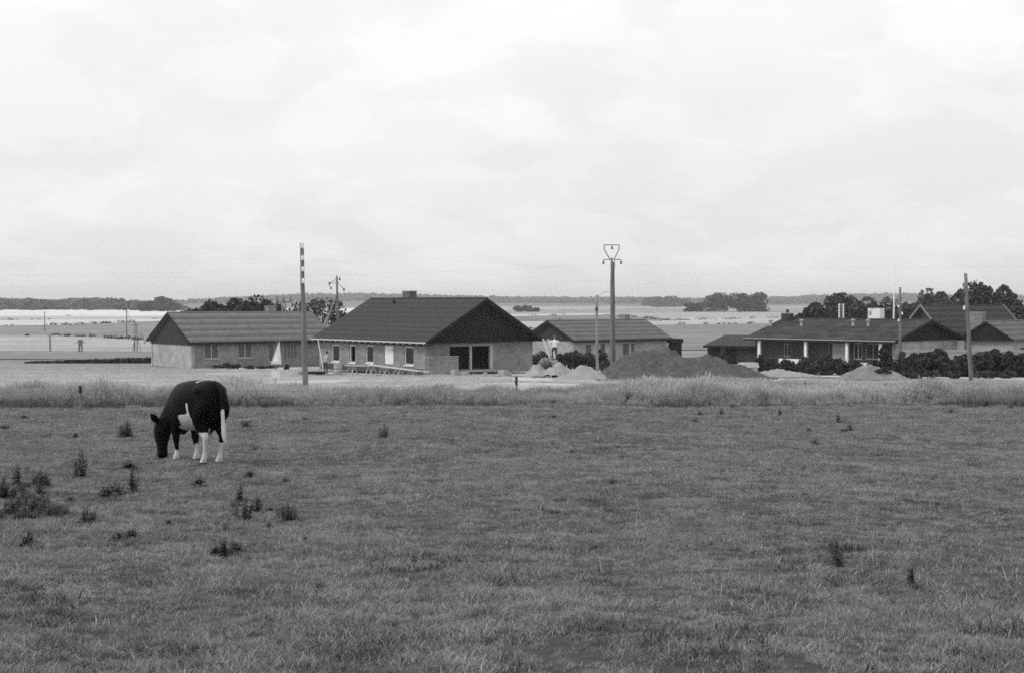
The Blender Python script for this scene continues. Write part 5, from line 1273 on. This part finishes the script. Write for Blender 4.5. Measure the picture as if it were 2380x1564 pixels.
# ------------------------------------------------------------------ grass (instanced tufts)
def tuft(name, n, h_, spread, wd, seed, m, m2=None, seeds=0.0, lean=.5, frac2=.0):
    r = np.random.default_rng(seed); V = []; Fq = []; mi = []
    for i in range(n):
        a = r.uniform(0, 6.28); q = spread * r.random() ** .6; b = np.array([math.cos(a) * q, math.sin(a) * q, -.01])
        la = r.uniform(0, 6.28); hh = h_ * r.uniform(.45, 1.1); ln = lean * hh * r.uniform(.2, 1.2); dr = np.array([math.cos(la), math.sin(la), 0]); sd_ = np.array([-dr[1], dr[0], 0]) * wd * r.uniform(.6, 1.2)
        k = len(V); second = r.random() < frac2
        for t, wq in ((0, 1.), (.5, .8), (1., .12)):
            c = b + dr * ln * t * t + np.array([0, 0, hh * t * (1 - .18 * lean * t)]); V += [c - sd_ * wq, c + sd_ * wq]
        Fq += [(k, k + 1, k + 3, k + 2), (k + 2, k + 3, k + 5, k + 4)]; mi += [1 if second else 0] * 2
        if seeds and r.random() < seeds:
            tip = (V[-1] + V[-2]) / 2; k = len(V); s2 = sd_ / np.linalg.norm(sd_) * wd * 2.6; up = np.array([dr[0] * .3, dr[1] * .3, 1]) * h_ * .2
            V += [tip - up * .3, tip - s2 + up * .2, tip + up * .9, tip + s2 + up * .2]; Fq.append((k, k + 1, k + 2, k + 3)); mi.append(1)
    me = npmesh(name, V, Fq); me.materials.append(m); me.materials.append(m2 or m)
    me.polygons.foreach_set('material_index', mi); return bpy.data.objects.new(name, me)
def make_coll(name, objs):
    c = bpy.data.collections.new(name)
    for o in objs: c.objects.link(o)
    return c
def scatter(name, P, sc_, coll, ncoll, label, cat, tilt=.15, seed=0):
    r = np.random.default_rng(seed); n = len(P)
    me = bpy.data.meshes.new(name); me.vertices.add(n); me.vertices.foreach_set('co', np.asarray(P, np.float32).ravel())
    a = me.attributes.new('rot', 'FLOAT_VECTOR', 'POINT'); a.data.foreach_set('vector', np.stack([r.normal(0, tilt, n), r.normal(0, tilt, n), r.uniform(0, 6.28, n)], -1).astype(np.float32).ravel())
    a = me.attributes.new('scl', 'FLOAT_VECTOR', 'POINT'); a.data.foreach_set('vector', np.asarray(sc_, np.float32).ravel())
    a = me.attributes.new('pick', 'INT', 'POINT'); a.data.foreach_set('value', r.integers(0, ncoll, n).astype(np.int32))
    o = link(name, me); tag(o, label, cat, kind='stuff')
    g = bpy.data.node_groups.new(name, 'GeometryNodeTree')
    g.interface.new_socket('Geometry', in_out='INPUT', socket_type='NodeSocketGeometry'); g.interface.new_socket('Geometry', in_out='OUTPUT', socket_type='NodeSocketGeometry')
    gi = g.nodes.new('NodeGroupInput'); go = g.nodes.new('NodeGroupOutput'); ip = g.nodes.new('GeometryNodeInstanceOnPoints'); ci = g.nodes.new('GeometryNodeCollectionInfo')
    ci.inputs['Collection'].default_value = coll; ci.inputs['Separate Children'].default_value = True; ci.inputs['Reset Children'].default_value = True
    def na(nm, dt):
        q = g.nodes.new('GeometryNodeInputNamedAttribute'); q.data_type = dt; q.inputs[0].default_value = nm; return q.outputs[0]
    g.links.new(gi.outputs[0], ip.inputs['Points']); g.links.new(ci.outputs[0], ip.inputs['Instance']); ip.inputs['Pick Instance'].default_value = True
    g.links.new(na('pick', 'INT'), ip.inputs['Instance Index']); g.links.new(na('rot', 'FLOAT_VECTOR'), ip.inputs['Rotation']); g.links.new(na('scl', 'FLOAT_VECTOR'), ip.inputs['Scale'])
    g.links.new(ip.outputs[0], go.inputs[0])
    md = o.modifiers.new('scatter', 'NODES'); md.node_group = g; return o
def nfield(X, Y, f, s=0.0): return np.array([mnoise.noise(Vector((a * f, b * f, s))) for a, b in zip(X, Y)])
def area_points(y0, y1, dens, margin=2.5, hw=.372, u0=None, u1=None, seed=0):
    r = np.random.default_rng(seed); yy = []; xx = []
    for ya in np.arange(y0, y1, .5):
        w_ = 2 * (hw * ya + margin); n = r.poisson(w_ * .5 * dens(ya)); x = r.uniform(-w_ / 2, w_ / 2, n); y = r.uniform(ya, ya + .5, n)
        xx.append(x); yy.append(y)
    X, Y = np.concatenate(xx), np.concatenate(yy)
    if u0 is not None: k = (X / Y > u0) & (X / Y < u1); X, Y = X[k], Y[k]
    return X, Y
# grazed pasture
tufts = make_coll('pasture_tufts', [tuft('tuft%d' % i, 52, .046, .055, .0018, 900 + i, M_grass, M_dry, lean=1.1, frac2=.05 + .05 * i) for i in range(6)])
X, Y = area_points(3.5, 48.5, lambda y: 270 if y < 9 else (210 if y < 14 else (150 if y < 25 else 95)), seed=21)
nz1 = nfield(X, Y, .55, 1); nz2 = nfield(X, Y, 2.1, 5); nz3 = nfield(X, Y, .16, 8)
nz4 = nfield(X, Y, 6.5, 9)
s = np.clip(.95 + .45 * nz1 + .6 * nz2 + .3 * nz3 + .7 * nz4, .5, 2.3) * (1 + np.clip((Y - 12) / 45, 0, .8))
keep = rng.random(len(X)) < np.clip(1.0 + .7 * nz2 + .3 * nz1 + .8 * nz4, .6, 1)
X, Y, s = X[keep], Y[keep], s[keep]
scatter('pasture_grass', np.stack([X, Y, gz(X, Y)], -1), np.stack([s * 1.15, s * 1.15, s], -1), tufts, 6, 'short grazed pasture grass', 'grass', seed=1)
# dry bent stalks
stalks = make_coll('dry_stalks', [tuft('stalk%d' % i, 4, .14, .05, .0015, 940 + i, M_dry, M_dry, lean=1.1) for i in range(5)])
X, Y = area_points(3.5, 47, lambda y: 4.0 if y < 14 else 2.2, seed=22)
kk = nfield(X, Y, .5, 3) > -.05; X, Y = X[kk], Y[kk]; s = rng.uniform(.4, 1.25, len(X))
scatter('dry_grass_stalks', np.stack([X, Y, gz(X, Y)], -1), np.stack([s, s, s], -1), stalks, 5, 'pale dry grass stalks left standing in the pasture', 'grass', tilt=.3, seed=2)
# rank dark tussocks
rank = make_coll('rank_tufts', [tuft('rank%d' % i, 70, .062, .13, .0032, 960 + i, M_weed, M_grass, lean=1.0, frac2=.3) for i in range(4)])
X, Y = area_points(4, 47.5, lambda y: 26.0 if y < 12 else 14.0, seed=23); kk = (.5 * nfield(X, Y, .3, 12) + .55 * nfield(X * .6, Y, 1.5, 2) + .4 * nfield(X * .7, Y, 3.2, 7) - .10 * np.clip(X / Y / .36, -1, 1)) > .11 + .15 * np.clip((Y - 7) / 12, 0, 1)
X, Y = X[kk], Y[kk]; s = rng.uniform(.4, 1.2, len(X))
scatter('rank_tussocks', np.stack([X, Y, gz(X, Y)], -1), np.stack([s * 1.4, s, s], -1), rank, 4, 'darker rank tussocks in the pasture grass', 'grass', seed=3)
# tall ungrazed strip
tall = make_coll('tall_tufts', [tuft('tall%d' % i, 30, .70, .20, .0055, 1000 + i, M_tall, M_seed, seeds=.55, lean=.32, frac2=.18) for i in range(6)])
X, Y = area_points(47, 90, lambda y: 34 if y < 60 else 22, seed=24)
u = X / Y; edge0 = 47.8 + .9 * nfield(X, Y * 0, .35, 1) + 1.5 * np.clip(nfield(X, Y * 0, .08, 4), -1, 1) - np.clip(-u - .20, 0, 1) * 6
ext = np.clip((u - .04) * 300, 0, 22) - np.clip((u - .165) * 260, 0, 11)
edge1 = 58 + 3 * nfield(X, Y * 0, .2, 6) + ext
kk = (Y > edge0) & (Y < edge1); X, Y, u, edge0 = X[kk], Y[kk], u[kk], edge0[kk]
s = np.clip(.82 + .45 * nfield(X, Y, .25, 2) + .25 * nfield(X, Y, 1.1, 3), .4, 1.4) * np.where(u > .16, .82, .92) * rng.uniform(.75, 1.25, len(X)) * np.clip(1.02 - (Y - 48) * np.where(u > .04, .022, .042), np.where(u > .04, .55, .42), 1.02) * np.clip((Y - edge0) / 1.8, .35, 1) * (1 + .5 * np.clip(nfield(X, Y * .3, .9, 15), -.6, .6))
s *= np.where((u > -.1) & (u < .08), .85, 1)
scatter('tall_grass', np.stack([X, Y, gz(X, Y)], -1), np.stack([s * 1.1, s * 1.1, s], -1), tall, 6, 'tall seeding grass along the pasture fence', 'grass', tilt=.1, seed=4)
dk = make_coll('dark_tall_tufts', [tuft('dark%d' % i, 46, .42, .26, .007, 1040 + i, M_weed, M_tall, lean=.5, frac2=.3) for i in range(4)])
X, Y = area_points(45.5, 53, lambda y: 16, seed=25); u = X / Y
band = nfield(X, Y * 0, .22, 9)
kk = (rng.random(len(X)) < .42) & (Y > 46.6 + .8 * band - np.clip(-u - .20, 0, 1) * 6) & (Y < 49.2 + 1.6 * band) & ((band > .12) | (u < -.145) | ((u > .10) & (u < .175) & (band > -.2)) | (u > .33)); X, Y = X[kk], Y[kk]; s = rng.uniform(.4, 1.0, len(X))
scatter('dark_bank_grass', np.stack([X, Y, gz(X, Y)], -1), np.stack([s * 1.2, s, s], -1), dk, 4, 'dark lush grass at the foot of the tall strip', 'grass', seed=5)
# pale dry grass in front of the houses
stub = make_coll('stubble_tufts', [tuft('stub%d' % i, 26, .17, .26, .010, 1080 + i, M_stub, M_seed, lean=.5, frac2=.3) for i in range(4)])
X, Y = area_points(58, 128, lambda y: 7.0, seed=26); u = X / Y
dark_ = nfield(X, Y, .12, 3)
kk = (Y > 56 + np.clip((u - .04) * 300, 0, 22) - np.clip((u - .165) * 260, 0, 11)) & (dark_ > -.25) & ~((u > .15) & (Y > 84))
for (hx0, hy0, r_) in ((HM.o.x, HM.o.y + 9, 9.5), (HL.o.x + 5, HL.o.y + 9, 11)): kk &= np.hypot(X - hx0, Y - hy0) > r_
kk &= ~((u > .0) & (u < .2) & (Y > 84))
X, Y = X[kk], Y[kk]; s = np.clip(.8 + .5 * nfield(X, Y, .5, 2), .4, 1.4)
scatter('dry_meadow_grass', np.stack([X, Y, gz(X, Y)], -1), np.stack([s, s, s], -1), stub, 4, 'pale dry meadow grass before the houses', 'grass', seed=6)

# ------------------------------------------------------------------ haze
hz = MB().box(-4200, 4200, -60, 5200, -8.0, 36.0)
vm = bpy.data.materials.new('haze'); vm.use_nodes = True; t = vm.node_tree
for n in list(t.nodes):
    if n.type == 'BSDF_PRINCIPLED': t.nodes.remove(n)
pv = t.nodes.new('ShaderNodeVolumePrincipled'); pv.inputs['Color'].default_value = (.97, .97, .97, 1); pv.inputs['Density'].default_value = 2.0e-4; pv.inputs['Anisotropy'].default_value = .2
t.links.new(pv.outputs[0], t.nodes['Material Output'].inputs['Volume'])
tag(hz.build('haze', vm), kind='stuff')
